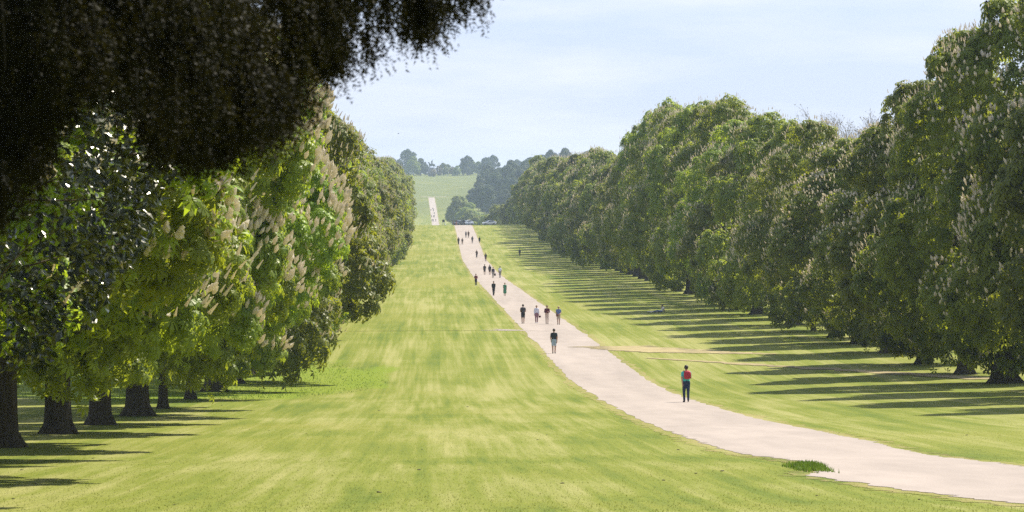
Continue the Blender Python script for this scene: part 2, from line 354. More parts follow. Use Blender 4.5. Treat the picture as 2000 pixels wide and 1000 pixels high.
# ------------------------------------------------------------------ grass you can see as grass
TUFT_V = np.array([[-.10, 0, 0], [.04, 0, 0], [-.35, .10, .8], [-.05, .05, 0], [.12, -.03, 0], [.10, -.05, 1.0], [.0, -.1, 0], [.14, .06, 0], [.42, -.12, .75]])
TUFT_F = np.array([[0, 1, 2], [3, 4, 5], [6, 7, 8]])
def tufts(name, P, size, m, rng):
    n = len(P); a = rng.uniform(0, 2 * np.pi, n); z = np.zeros(n)
    U = np.stack([np.cos(a), np.sin(a), z], 1); Wv = np.stack([-np.sin(a), np.cos(a), z], 1); Nn = nrm(np.stack([rng.normal(0, .25, n), rng.normal(0, .25, n), np.ones(n)], 1))
    V, F = scatter(P, U, Wv, Nn, size, TUFT_V, TUFT_F)
    return mesh_np(name, V, F, [m], np.repeat(rng.uniform(0, 1, n), 3))
g = np.random.default_rng(5)
n = 50000; Y = 50 + 150 * g.uniform(0, 1, n) ** 1.6; X = (g.uniform(-120, 2120, n) - VX) / FPX * Y
XLq = np.interp(Y, ex[:, 0], ex[:, 1]); XRq = np.interp(Y, ex[:, 0], ex[:, 2])
k = (X < XLq + g.normal(-.12, .12, n)) | (X > XRq + g.normal(.12, .12, n)); X = X[k]; Y = Y[k]
obj('mown_grass', tufts('mown_grass', np.c_[X, Y, gz(X, Y) - .004], g.uniform(.015, .04, len(X)), M['tuft'], g), kind='stuff', label='short mown grass of the wide lawn beside the path', category='grass')
# longer grass: the patch under the left trees, round the trunks and the clump by the path edge
n = 12000; X = g.normal(-13, 6, n); Y = g.uniform(190, 278, n); k = ((X + 15) / 12.5) ** 2 + ((Y - 232) / 42) ** 2 < 1
obj('long_grass', tufts('long_grass', np.c_[X, Y, gz(X, Y)][k], g.uniform(.05, .13, k.sum()), M['tuftg'], g), kind='stuff', label='unmown longer grass under the left-hand trees', category='grass')
n = 900; X = 8.20 + np.clip(g.normal(0, .17, n), -.4, .26); Y = 84.0 + g.normal(0, 1.2, n) 
hm = .20 * np.exp(-((X - 8.22) / .35) ** 2 - ((Y - 84.0) / 1.8) ** 2)
obj('grass_clump', tufts('grass_clump', np.c_[X, Y, gz(X, Y) + hm * .3], g.uniform(.07, .17, n), M['tuftg'], g), label='tall green grass clump sticking into the edge of the gravel path', category='grass clump')
mb = MB()
for i in range(45):
    Y0 = 58 + 150 * g.uniform() ** 1.3; X0 = (g.uniform(0, 2000) - VX) / FPX * Y0
    if np.interp(Y0, ex[:, 0], ex[:, 1]) - .2 < X0 < np.interp(Y0, ex[:, 0], ex[:, 2]) + .2: continue
    r = g.uniform(.012, .032); V, F = ico((0, 0, 0), r, 6, 4, (1.6, 1.3, .4)); V = V * (1 + g.normal(0, .35, V.shape)) + [X0, Y0, gz(X0, Y0) + .01]; mb.add(V, F)
obj('earth_clods', mb.mesh('earth_clods', [M['earth']], True), kind='stuff', label='small dark worm casts and clods scattered on the lawn', category='earth')

# ------------------------------------------------------------------ chestnut trees
def palmate(nl, droop=0.55, wide=0.17):
    V, F = [], []
    for i in range(nl):
        a = R(-125 + 250 * i / (nl - 1)) if nl > 1 else 0
        L = 1.0 - 0.38 * abs(a) / R(125)
        d = np.array([math.sin(a), math.cos(a), 0]); p = np.array([math.cos(a), -math.sin(a), 0])
        b = len(V); V += [d * .03, d * L * .62 + p * wide * L + [0, 0, -.16 * L], d * L * .62 - p * wide * L + [0, 0, -.16 * L], d * L * .92 + [0, 0, -droop * L]]
        F += [(b, b + 2, b + 1), (b + 1, b + 2, b + 3)]
    return np.array(V), np.array(F)
LEAF7, LEAF5, LEAF3 = palmate(7), palmate(5, .5, .22), palmate(3, .45, .34)
def spike(sides, rings, rng):
    V = [(0, 0, -.04)]; F = []
    prof = np.interp(np.linspace(0, 1, rings), [0, .12, .4, .75, 1], [.15, .30, .28, .18, .05])
    for i in range(rings):
        for q in range(sides):
            a = 2 * math.pi * (q + .5 * (i % 2)) / sides; r = prof[i] * rng.uniform(.72, 1.3)
            V.append((r * math.cos(a), r * math.sin(a), i / (rings - 1) + rng.uniform(-.06, .06)))
    V.append((0, 0, 1.06))
    for q in range(sides): F.append((0, 1 + (q + 1) % sides, 1 + q))
    for i in range(rings - 1):
        for q in range(sides):
            a = 1 + i * sides + q; b = 1 + i * sides + (q + 1) % sides; F += [(a, b, a + sides), (b, b + sides, a + sides)]
    e = 1 + (rings - 1) * sides
    for q in range(sides): F.append((e + q, e + (q + 1) % sides, len(V) - 1))
    return np.array(V), np.array(F)

PROFILES = ([.66, .88, .99, 1, .91, .72, .46, .2], [.80, .97, 1, .93, .78, .58, .36, .14], [.60, .78, .90, 1, .99, .86, .60, .25], [.86, 1.0, .92, .96, .97, .78, .48, .15])
def crown_lobes(rng, H, Rc, base, n1, rlo=.30, rhi=.44, nsub=6, prof=0):
    """big leafy masses round the profile, each carrying smaller ones"""
    tt = np.array([0, .06, .2, .4, .6, .78, .92, 1]); ff = np.array(PROFILES[prof])
    L = []
    for i in range(n1):
        t = np.clip(((i + .5) / n1) ** .9 + rng.normal(0, .025), 0, 1); a = i * 2.39996 + rng.normal(0, .3)
        r = Rc * rng.uniform(rlo, rhi) * (1 - .22 * t); rad = max(0, Rc * np.interp(t, tt, ff) * rng.uniform(.84, 1.10) - r)
        c = np.array([rad * math.cos(a), rad * math.sin(a), base + r * .75 + (H - base - r * 1.6) * t]); L.append((*c, r * .86))
        o = nrm(np.array([c[0], c[1], (c[2] - base - .45 * (H - base)) * .7 + .01]))
        for _ in range(nsub):
            d = nrm(rng.normal(0, .7, 3) + o * .8 + np.array([0, 0, .15])); r2 = r * rng.uniform(.28, .5); L.append((*(c + d * (r * 1.0 - r2 * .35) * np.array([1, 1, .85])), r2))
    L = np.array(L); L[:, 2] = np.maximum(L[:, 2], base + L[:, 3] * .5); return L

def crown_points(rng, L, n, base, keep_in=.80, thick=.22):
    """leaf points and outward directions on the outside of the union of lobes"""
    w = L[:, 3] ** 2; li = rng.choice(len(L), n, p=w / w.sum())
    d = nrm(rng.normal(0, 1, (n, 3))); out = L[li, :3].copy(); out[:, 2] = (out[:, 2] - L[:, 2].mean()) * .6; out = nrm(out)
    d = nrm(d + out * .6 + np.array([0, 0, .38]))
    rr = L[li, 3] * (1 - thick * rng.uniform(0, 1, n) ** 2 + rng.normal(0, .05, n))
    P = L[li, :3] + d * rr[:, None] * np.array([1, 1, .88])
    ok = P[:, 2] > base * .82
    for q in range(len(L)):
        dist = np.linalg.norm((P - L[q, :3]) / [1, 1, .88], axis=1) / L[q, 3]; ok &= ~((dist < keep_in) & (li != q) & (rng.uniform(0, 1, n) < .93))
    return P[ok], d[ok]

def trunk_mesh(name, rng, H, Rc, base, r0, m):
    mb = MB(); hs = np.array([-.35, 0, .18, .45, .9, 1.6, 2.6, 3.8, H * .35, H * .55]); rs = r0 * np.array([1.7, 1.42, 1.22, 1.10, 1.02, .98, .93, .85, .6, .25])
    lean = rng.normal(0, .02, 2)
    P = np.c_[lean[0] * hs, lean[1] * hs, hs]; mb.add(*tube(P, rs, 14, True, .045))
    for i in range(7):
        a = i * 2 * math.pi / 7 + rng.normal(0, .2); z0 = rng.uniform(2.2, 4.6); e = np.array([math.cos(a), math.sin(a), 0]) * Rc * rng.uniform(.36, .55); z1 = rng.uniform(base + 2, H * .68)
        q = np.linspace(0, 1, 6)[:, None]; Pb = np.array([0, 0, z0]) + e * q + np.array([0, 0, 1]) * ((z1 - z0) * q ** .8 + .6 * np.sin(q * 3)); mb.add(*tube(Pb, r0 * np.linspace(.5, .1, 6), 6))
    for i in range(6):                                   # root flare
        a = i * math.pi / 3 + rng.normal(0, .2); e = np.array([math.cos(a), math.sin(a), 0])
        P = np.array([e * r0 * .75 + [0, 0, .5], e * r0 * 1.12 + [0, 0, .14], e * r0 * 1.75 + [0, 0, -.10]]); mb.add(*tube(P, r0 * np.array([.25, .34, .16]), 6))
    return mb.mesh(name, [m], True)

def make_proto(seed, H, Rc, base, nlobe, nleaf, leaf, lsize, lm, nbl, bspike, bsize, r0=.48, rlo=.32, rhi=.50, prof=0):
    rng = np.random.default_rng(seed); L = crown_lobes(rng, H, Rc, base, nlobe, rlo, rhi, 7, prof)
    per = 8; Pc, dc = crown_points(rng, L, nleaf // per, base)               # leaves sit in sprays at the shoot tips
    n = len(Pc); Q = nrm(rng.normal(0, 1, (n, per, 3)) + dc[:, None, :] * .5 + np.array([0, 0, .45])); spr = (lsize * rng.uniform(.8, 1.4, (n, 1, 1)))
    P = (Pc[:, None, :] + Q * spr * rng.uniform(.55, 1.05, (n, per, 1))).reshape(-1, 3); d = (Q * .6 + dc[:, None, :] * .5).reshape(-1, 3); sid = np.repeat(np.arange(n), per)
    # a looser layer of leaves further in keeps the crown from being hollow
    ci = rng.choice(len(P), len(P) // 7); Pi = P[ci] * np.array([.76, .76, 1]) + rng.normal(0, .35, (len(ci), 3)); Pi[:, 2] = base + (Pi[:, 2] - base) * .93
    P = np.vstack([P, Pi]); d = nrm(np.vstack([d, d[ci]])); sid = np.r_[sid, sid[ci]]
    Nn = nrm(d * .75 + np.array([0, 0, .50]) + rng.normal(0, .18, P.shape))
    U, Wv = frames(Nn, d * .7 + np.array([0, 0, -.7]), rng, .3)
    V, F = scatter(P, U, Wv, Nn, lsize * rng.uniform(.7, 1.2, len(P)), *leaf)
    # leaves of one spray share their shade
    ph = np.sin(P @ rng.normal(0, 1.1, 3)) * .18 + np.sin(P @ rng.normal(0, 2.3, 3)) * .12
    r = np.clip(rng.normal(.45, .20, n)[sid] + rng.normal(0, .10, len(P)) + ph, 0, 1)
    cm_ = mesh_np('crown', V, F, [lm], np.repeat(r, len(leaf[1])))
    out = dict(crown=cm_, trunk=trunk_mesh('trunk', rng, H, Rc, base, r0, M['bark']), H=H, R=Rc)
    Pb, db = crown_points(rng, L, nbl * 5, base + .6, .9, .05)
    k = (db[:, 2] > -.25) & (np.sin(Pb @ rng.normal(0, .45, 3) + 1) + .8 * np.sin(Pb @ rng.normal(0, .8, 3)) > rng.uniform(-2.0, 1.2, len(Pb))); Pb = Pb[k][:nbl]; db = db[k][:nbl]; Nb = nrm(db * .6 + np.array([0, 0, .85]) + rng.normal(0, .12, db.shape))
    out['bl'] = (Pb + db * (.95 * lsize) + [0, 0, .08], Nb, bsize * rng.uniform(.75, 1.25, len(Pb)))
    if len(Pb):
        U, Wv = frames(Nb, rng.normal(0, 1, Nb.shape), rng)
        out['blossom'] = mesh_np('blossoms', *scatter(*(out['bl'][0], U, Wv, Nb, out['bl'][2]), *bspike), [M['blossom']])
    return out
sr = np.random.default_rng(3)
SP_NEAR = [spike(6, 6, sr) for _ in range(3)]; SP_MID = spike(4, 3, sr); SP_FAR = spike(3, 2, sr)
near = [make_proto(101, 19, 7.6, 1.9, 18, 36000, LEAF7, .34, M['leafA'], 4200, SP_MID, .31), make_proto(102, 19, 7.6, 1.9, 16, 36000, LEAF7, .34, M['leafA'], 3600, SP_MID, .31, prof=1)]
rnear = [make_proto(111, 20, 6.6, .9, 17, 27000, LEAF5, .39, M['leafB'], 2100, SP_MID, .24, prof=1), make_proto(112, 20, 6.6, .9, 20, 27000, LEAF5, .39, M['leafB'], 1500, SP_MID, .24, prof=0)]
mid = [make_proto(121 + q, 20, 7.2, .95, (17, 20, 15, 18)[q], 15500, LEAF5, .45, M['leafB'], (2400, 1500, 700, 1900)[q], SP_FAR, .25, prof=(0, 1, 3, 1)[q]) for q in range(4)]
far = [make_proto(131 + q, 20, 7.4, .9, (16, 14, 18)[q], 10000, LEAF3, .65, M['leafC'], (1100, 500, 200)[q], SP_FAR, .38, prof=(0, 3, 2)[q]) for q in range(3)]
wood = [make_proto(141, 16, 7.0, .8, 12, 6500, LEAF3, .80, M['leafW'], 0, SP_FAR, .3), make_proto(142, 16, 7.0, .8, 11, 6500, LEAF3, .80, M['leafC'], 0, SP_FAR, .3, prof=3), make_proto(143, 16, 7.0, .8, 10, 6000, LEAF3, .70, M['leafBrown'], 0, SP_FAR, .3)]
BL_MESH = []
for q, sp in enumerate(SP_NEAR): BL_MESH.append(mesh_np('blossom', sp[0], sp[1], [M['blossom']]))
LEAF_MESH = [mesh_np('leaf', palmate(7, dr, .17)[0], LEAF7[1], [M['leafA']], np.full(14, v)) for dr, v in ((.4, .35), (.6, .6), (.75, .8))]

def tree(p, X, Y, H, Rc, label, group, tw=1.0, rz=None, name='horse_chestnut_tree', cat='tree', single=0, leaves=0, rng=RNG):
    t = thing(name, label, cat, (X, Y, gz(X, Y)), rng.uniform(0, 6.28) if rz is None else rz, group)
    sc = np.array([Rc / p['R'], Rc / p['R'], H / p['H']]); t.scale = tuple(sc)
    o = obj('trunk', p['trunk'], t); o.scale = (tw / sc[0], tw / sc[1], 1)
    o = obj('crown', p['crown'], t, kind='stuff')
    if 'blossom' not in p: return t
    if not single: obj('blossoms', p['blossom'], t, kind='stuff'); return t
    # nearest trees: each flower candle that shows is a part of its own
    P, Nb, sz = p['bl']; c, s_ = math.cos(t.rotation_euler[2]), math.sin(t.rotation_euler[2])
    Wp = P * sc; Wp = np.c_[Wp[:, 0] * c - Wp[:, 1] * s_ + X, Wp[:, 0] * s_ + Wp[:, 1] * c + Y, Wp[:, 2] + gz(X, Y)]
    px = VX + FPX * Wp[:, 0] / Wp[:, 1]; py = VY - FPX * Wp[:, 2] / Wp[:, 1]
    see = (px > -20) & (px < 2020) & (py > -20) & (py < 1000) & (Wp[:, 1] < Y + 2.5)
    order = np.argsort(np.where(see, Wp[:, 1], 1e9))[:min(single, int(see.sum()))]; rest = np.setdiff1d(np.arange(len(P)), order)
    for q in order:
        o = obj('blossom', BL_MESH[q % 3], t); o.location = P[q]
        o.rotation_euler = Vector(Nb[q]).to_track_quat('Z', 'Y').to_euler(); k = sz[q]; o.scale = (k / sc[0], k / sc[1], k / sc[2])
    U, Wv = frames(Nb[rest], np.ones((len(rest), 3)), np.random.default_rng(1))
    obj('blossoms', mesh_np('blossoms', *scatter(P[rest], U, Wv, Nb[rest], sz[rest], *SP_FAR), [M['blossom']]), t, kind='stuff')
    if leaves:
        rg = np.random.default_rng(int(Y)); Lc = order[rg.integers(0, len(order), leaves)]
        for q in Lc:
            o = obj('leaf', LEAF_MESH[int(rg.integers(3))], t); o.location = P[q] + rg.normal(0, .13, 3)
            n_ = nrm(Nb[q] + rg.normal(0, .35, 3)); o.rotation_euler = Vector(n_).to_track_quat('Z', 'Y').to_euler(); o.rotation_euler.rotate_axis('Z', rg.uniform(0, 6.28)); k = rg.uniform(.24, .36); o.scale = (k / sc[0], k / sc[1], k / sc[2])
    return t

ORD = ['first', 'second', 'third', 'fourth', 'fifth', 'sixth', 'seventh', 'eighth', 'ninth', 'tenth', 'eleventh', 'twelfth', 'thirteenth', 'fourteenth', 'fifteenth', 'sixteenth', 'seventeenth', 'eighteenth', 'nineteenth', 'twentieth']
GL, GR = 'chestnut trees along the left of the walk', 'chestnut trees along the right of the walk'
tr = np.random.default_rng(21)
LEFT = [  # distance, X, height, crown radius, trunk factor, label
    (63, -11.3, 17, 8.4, 1.0, 'nearest chestnut, big cream flower candles and fresh leaves below the dark yew'),
    (78, -12.0, 18, 8.2, 1.0, 'second chestnut on the left, its flowering crown just behind the nearest one'),
    (94, -12.0, 19, 8.0, 1.0, 'third chestnut on the left, trunk out of frame, low leafy boughs'),
    (110, -12.1, 19, 7.9, .95, 'chestnut with dark trunk cut by the left edge of the picture'),
    (127, -12.1, 20, 7.8, .86, 'left chestnut with the widest dark trunk, second trunk from the left edge'),
    (143, -12.1, 20, 7.7, .80, 'left chestnut with flared dark trunk, third trunk from the left edge'),
    (160, -12.0, 20, 7.6, .98, 'left chestnut with leaning buttressed trunk, fourth trunk from the left edge'),
    (175, -12.0, 20, 7.3, .42, 'left chestnut on a thin pole-like trunk, fifth from the left edge'),
    (195, -12.0, 20, 7.5, .46, 'left chestnut with short slender trunk beside the bright unmown grass')]
for i, (Y, X, H, Rc, tw, lab) in enumerate(LEFT):
    tree(near[i % 2], X, Y, H, Rc, lab, GL, tw, rng=tr, single=(300 if i < 2 else 260 if i < 4 else 0), leaves=(280 if i < 2 else 0))
Y = 213.0; i = 0
while Y < 1212:
    p = mid[(i * 3 + i // 4) % 4] if Y < 520 else far[i % 3]
    X = -12 + tr.normal(0, .25) - np.interp(Y, [600, 1200], [0, .6]); lab = f'{ORD[i]} leafy chestnut beyond the slender-trunked one, left row' if i < 12 else ('chestnut in the middle stretch of the left row, only its crown edge showing' if Y < 1030 else f'{ORD[max(0, round((1208 - Y) / 17.0))]} small chestnut of the left row counted back from the crest')
    tree(p, X, Y, float(np.interp(Y, [213, 320, 400, 1200], [21.5, 21, 20, 19])) + tr.normal(0, .7), 7.2 + tr.normal(0, .25), lab, GL, 1, rng=tr)
    Y += 17 + tr.normal(0, .8); i += 1
HT = [(150, 20), (199, 21.5), (216, 21.5), (234, 20), (252, 18.5), (272, 15.5), (292, 15.5), (307, 16), (324, 17.5), (342, 18), (362, 18.9), (380, 18.7), (400, 20), (437, 21.5), (492, 22.7), (550, 23), (590, 22), (605, 18.5), (640, 18.5), (760, 20.5), (950, 18.5), (1200, 17)]
RIGHT = {216: ('fresh green chestnut with the broad flared trunk at the right edge', 1.45, 6.3), 234: ('tall dark chestnut full of flower candles behind the one at the right edge', 1, 6.2), 252: ('right-hand chestnut with slim grey trunk, second trunk from the right edge', .8, 6.0),
         272: ('low-skirted chestnut right of the gap in the skyline', .8, 6.0), 292: ('right-hand chestnut under the bare twigs, trunk nearly hidden by its skirt', .6, 6.2), 307: ('right-hand chestnut with a clear upright trunk beside the short worn track end', .85, 6.2),
         324: ('slender right-hand chestnut with the thinnest trunk in its row', .35, 6.3), 342: ('right-hand chestnut with a stout flared trunk base under a low crown', 1.15, 6.6), 362: ('right-hand chestnut with narrow dark trunk between two stout ones', .7, 6.6), 380: ('right-hand chestnut with a stout straight trunk, farthest trunk that shows', 1.1, 6.9)}
for i, (Y, X) in enumerate([(166, 33.5), (183, 33), (200, 32.6), (216, 32), (234, 32.3), (252, 32), (272, 32), (292, 32), (307, 32), (324, 32), (342, 32), (362, 32), (380, 32)]):
    lab, tw, Rc = RIGHT.get(Y, (f'chestnut crown reaching in from beyond the right edge, {ORD[i]} from the camera', 1, 6.3))
    p = rnear[i % 2] if Y < 300 else mid[(i * 3 + 1) % 4]
    tree(p, X, Y, float(np.interp(Y, *zip(*HT))), Rc, lab, GR, tw, rng=tr, single=(300 if Y in (216, 234, 252) else 0))
Y = 400.0; i = 0
while Y < 1205:
    p = mid[(i * 3 + i // 3) % 4] if Y < 640 else far[i % 3]
    X = float(np.interp(Y, [400, 640, 900, 1200], [32, 31.5, 31.5, 33])) + tr.normal(0, .7)
    lab = f'{ORD[i]} right-hand chestnut beyond the last visible trunk' if i < 14 else ('chestnut in the lower middle stretch of the right row' if Y < 950 else f'{ORD[max(0, round((1203 - Y) / 18.0))]} hazy chestnut of the right row counted back from the white car')
    tree(p, X, Y, float(np.interp(Y, *zip(*HT))) + tr.normal(0, 1.1), 6.7 + tr.normal(0, .6), lab, GR, 1, rng=tr)
    Y += 18 + tr.normal(0, 1); i += 1
# right row goes on behind the crest, then the woods on the slope and the trees on the far hill
for i in range(24):
    Y = 1240 + i * 48 + tr.normal(0, 6); c = float(np.interp(Y, ex[:, 0], (ex[:, 1] + ex[:, 2]) / 2)); X = c + np.interp(Y, [1240, 2000, 2400], [24, 19, 14]) + tr.normal(0, 1.5)
    brown = i in (13, 16, 17)
    tree(wood[2] if brown else wood[1], X + (4 if brown else 0), Y, (19 if Y < 1700 else 17) + tr.normal(0, 1.2), 7.2, 'brownish budding tree in the far dip right of the walk' if brown else 'hazy tree of the avenue in the dip behind the crest', 'trees in the dip behind the crest', name='avenue_tree', rng=tr)
for i in range(70):
    Y = tr.uniform(2450, 3000); X = tr.uniform(34, 125)
    tree(wood[0], X, Y, tr.uniform(15, 20), tr.uniform(6.5, 9), 'blue-grey hazy tree of the wood on the right slope', 'trees of the wood on the right slope', name='woodland_tree', rng=tr)
HILLT = [(797, 33, 0), (808, 24, 1), (822, 22, 0), (832, 14, 0), (856, 13, 2), (866, 16, 1), (875, 14, 1), (884, 12, 2), (893, 13, 1), (912, 25, 0), (923, 18, 1), (934, 17, 1), (905, 15, 1), (815, 13, 1), (845, 9, 2), (949, 22, 0), (962, 24, 0), (780, 20, 0), (765, 22, 0)]
HL = ['tree left of all on the hilltop, beside the near crowns', 'pale hilltop tree, second from the left', 'broad dark hilltop tree left of the statue', 'low hilltop tree just left of the statue', 'brownish hilltop tree just right of the statue', 'pale hilltop tree, second right of the statue', 'small pale hilltop tree, third right of the statue', 'low brownish hilltop shrub-like tree in the gap right of the statue', 'small hilltop tree at the lowest dip of the skyline', 'round dark hilltop tree before the wood begins', 'pale hilltop tree right of the round dark one', 'hilltop tree against the edge of the wood', 'low hilltop tree left of the round dark one', 'low bush-like tree at the foot of the hilltop trees', 'brown low tree at the foot of the statue', 'hilltop tree behind the edge of the slope wood', 'farthest right hilltop tree behind the slope wood', 'hilltop tree half behind the left row', 'hilltop tree mostly hidden by the left row']
for (px, H, kk), lab in zip(HILLT, HL):
    Y = 3605.0 if px == 845 else 3650 + tr.uniform(-20, 90); X = (px - VX) / FPX * Y
    tree(wood[(1, 1, 2)[kk]] if kk != 0 else wood[0], X, Y, H * .72, max(3.5, H * .31), lab, 'trees on the far hilltop', name='hilltop_tree', rng=tr)
for i in range(46):
    Y = 4300 + tr.uniform(-250, 250); X = tr.uniform(90, 260)
    tree(wood[0], X, Y, tr.uniform(15, 20), tr.uniform(7, 10), 'very distant hazy tree on the ridge behind the right row', 'trees on the distant ridge', name='ridge_tree', rng=tr)

# bare-twigged trees behind the right row
def bare_tree(X, Y, H, label, seed):
    rng = np.random.default_rng(seed); t = thing('bare_tree', label, 'tree', (X, Y, gz(X, Y)), 0, 'bare trees behind the right row')
    mb = MB(); mb.add(*tube([(0, 0, -.2), (0, 0, H * .3), (.2, 0, H * .6)], [.32, .25, .15], 8)); obj('trunk', mb.mesh('trunk', [M['twig']], True), t)
    mb = MB(); lv = []
    def grow(p, d, L, r, lev):
        q = np.array([p, p + d * L * .5 + rng.normal(0, .04 * L, 3), p + d * L]); mb.add(*tube(q, [r, r * .75, r * .45], 4 if lev else 6, False))
        if lev == 4: lv.extend([q[1], q[2]]); return
        for _ in range(4 if lev else 6):
            nd = nrm(d + rng.normal(0, .45, 3) + np.array([0, 0, .18])); grow(p + d * L * rng.uniform(.5, 1), nd, L * rng.uniform(.52, .72), r * .5, lev + 1)
    for i in range(5):
        a = i * 1.26; grow(np.array([0, 0, H * rng.uniform(.3, .55)]), nrm(np.array([math.cos(a) * .6, math.sin(a) * .6, 1])), H * .25, .12, 0)
    obj('limbs', mb.mesh('limbs', [M['twig']], True), t)
    P = np.array(lv); P = P[rng.uniform(0, 1, len(P)) < .5]; Nn = nrm(rng.normal(0, 1, P.shape)); U, Wv = frames(Nn, Nn[:, ::-1], rng)
    obj('crown', mesh_np('crown', *scatter(P, U, Wv, Nn, .12, *LEAF3), [M['leafBrown']], rng.uniform(0, 1, len(P) * 6)), t, kind='stuff')
bare_tree(44.5, 388, 22.8, 'bare twiggy tree top showing above the right row, left of two', 7)
bare_tree(45.0, 362, 20.6, 'yellowish bare twiggy tree top in the skyline gap, right of two', 8)

# ------------------------------------------------------------------ holly on the left
hr = np.random.default_rng(41)
t = thing('holly_tree', 'dark glossy-leaved holly under the yew at the left edge', 'tree', (-6.6, 39, gz(-6.6, 39)))
mb = MB(); mb.add(*tube([(0, 0, -.3), (.05, 0, 1.2), (0, .05, 3.5), (.1, 0, 6)], [.26, .18, .13, .05], 10)); obj('trunk', mb.mesh('trunk', [M['twig']], True), t)
L = crown_lobes(hr, 7.6, 3.9, 1.75, 22, .3, .44); P, d = crown_points(hr, L, 62000, 1.7, .82, .35)
Nn = nrm(d * .4 + np.array([0, 0, .5]) + hr.normal(0, .55, P.shape)); U, Wv = frames(Nn, d, hr, .8)
HV = np.array([[0, -.5, 0], [-.27, -.05, .10], [.27, -.05, .10], [0, .5, -.05], [0, -.05, 0]]); HF = np.array([[0, 4, 1], [0, 2, 4], [1, 4, 3], [4, 2, 3]])
obj('crown', mesh_np('crown', *scatter(P, U, Wv, Nn, hr.uniform(.085, .14, len(P)), HV, HF), [M['holly']], np.repeat(hr.uniform(0, 1, len(P)), 4)), t, kind='stuff')
mb = MB()
for i in range(150):
    q = P[hr.integers(len(P))]; d0 = nrm(q - [0, 0, q[2] - .6]); L_ = hr.uniform(.7, 1.6); s_ = np.linspace(-1, .06, 5)[:, None]
    mb.add(*tube(q + d0 * s_ * L_ + np.array([0, 0, 1]) * .25 * s_ ** 2 * hr.normal(0, 1), np.linspace(.012, .003, 5), 4))
obj('twigs', mb.mesh('twigs', [M['twig']], True), t, kind='stuff')

# ------------------------------------------------------------------ yew overhead in the foreground
yr = np.random.default_rng(51)
ytx, yty = -6.0, 15.5
yew = thing('yew_tree', 'dark yew in the foreground with branches drooping across the upper left', 'tree', (ytx, yty, gz(ytx, yty)))
og = np.array([ytx, yty, gz(ytx, yty)])
mb = MB(); mb.add(*tube([(0, 0, -.4), (0, 0, .4), (.05, 0, 1.6), (-.05, .1, 3.2), (0, 0, 6)], [.75, .55, .45, .4, .15], 14, True, .10)); obj('trunk', mb.mesh('trunk', [M['bark']], True), yew)
# lower limit of the drooping boughs, metres above the camera, by sideways distance (at 15 m)
EX = np.array([-2.2, -1.70, -1.60, -1.50, -1.40, -1.22, -1.13, -1.04, -.86, -.74, -.64, -.58, -.46, -.36, -.26, -.18, -.10, 0, .07, .19, .26])
EZ = np.array([-.25, -.10, .08, .30, .42, .44, .26, .11, .12, .17, .23, .26, .40, .46, .44, .53, .55, .61, .66, .80, .9])
Ps, Ts, Ss, Rn, tw_mb = [], [], [], [], MB()
jobs = []
for c in range(640):
    Yd = yr.uniform(12.8, 18.0); Xn = -2.1 + 2.36 * yr.uniform(); lo = float(np.interp(Xn, EX, EZ)); u = 0 if yr.uniform() < .36 else yr.uniform()
    thin = Xn > -.58
    if thin:
        Yd = yr.uniform(13.8, 16.6)
        if yr.uniform() < .60: continue
    zc = lo + (abs(yr.normal(0, .09)) if thin else yr.uniform(0, .10)) + u * max(.05, 1.0 - lo); nn = int(yr.integers(7, 15)); tilt = yr.normal(.12, .2); wdt = .022 if thin else .055
    for _ in range(nn):
        dx = yr.normal(0, wdt); jobs.append((Xn + dx, Yd + yr.normal(0, .06), zc + dx * tilt + abs(yr.normal(0, .05)), yr.uniform(.08, .24) if thin else yr.uniform(.12, .30)))
for i, (Xn, Yd, zb, L_) in enumerate(jobs):
    k = Yd / 15.2; o = np.array([Xn * k, Yd, (zb + L_ * .9) * k]); a = yr.uniform(0, 6.28); h = np.array([math.cos(a), math.sin(a), 0]) * .25 + np.array([.22, 0, 0])
    nb = max(10, int(L_ / .0075)); tt = np.sort(yr.uniform(0, 1, nb)); pts = o + h * L_ * tt[:, None] * (1 - .3 * tt[:, None]) - np.array([0, 0, 1]) * (L_ * .95 * tt ** 1.25)[:, None]
    tan = nrm(h * (1 - .6 * tt[:, None]) - np.array([0, 0, 1]) * (1.19 * tt ** .25)[:, None])
    # side shoots
    ns = yr.integers(4, 9)
    for _ in range(ns):
        q = int(yr.integers(0, nb * .8)); sd = nrm(tan[q] * .7 + yr.normal(0, .5, 3)); l2 = yr.uniform(.04, .11); n2 = int(l2 / .008); t2 = np.linspace(0, 1, n2)
        Ps.append(pts[q] + sd * (l2 * t2)[:, None] - np.array([0, 0, 1]) * (l2 * .4 * t2 ** 2)[:, None]); Ts.append(np.repeat(sd[None], n2, 0)); Rn.append(np.full(n2, np.clip(yr.normal(.4, .25), 0, 1)))
    Ps.append(pts); Ts.append(tan); Rn.append(np.full(nb, np.clip(yr.normal(.35, .25), 0, 1)))
    if i % 5 == 0: tw_mb.add(*tube(pts[[0, nb // 3, 2 * nb // 3, nb - 1]] - og, [.004, .003, .002, .001], 3, False))
P = np.vstack(Ps) - og; T = np.vstack(Ts); rn = np.concatenate(Rn); n = len(P)
side = yr.normal(0, 1, P.shape); side = nrm(side - (side * T).sum(1, keepdims=True) * T); nd = nrm(T * .55 + side * .85); wv = nrm(np.cross(nd, yr.normal(0, 1, P.shape)))
ln = yr.uniform(.012, .023, n)[:, None]; wd = .0034
V = np.stack([P - wv * wd * 1.35, P + wv * wd * 1.35, P + nd * ln * 1.05], 1).reshape(-1, 3)
F = (np.arange(n) * 3)[:, None, None] + np.array([[0, 1, 2]])[None]
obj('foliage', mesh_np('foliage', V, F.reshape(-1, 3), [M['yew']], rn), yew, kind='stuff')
obj('hanging_twigs', tw_mb.mesh('hanging_twigs', [M['dtwig']]), yew, kind='stuff')
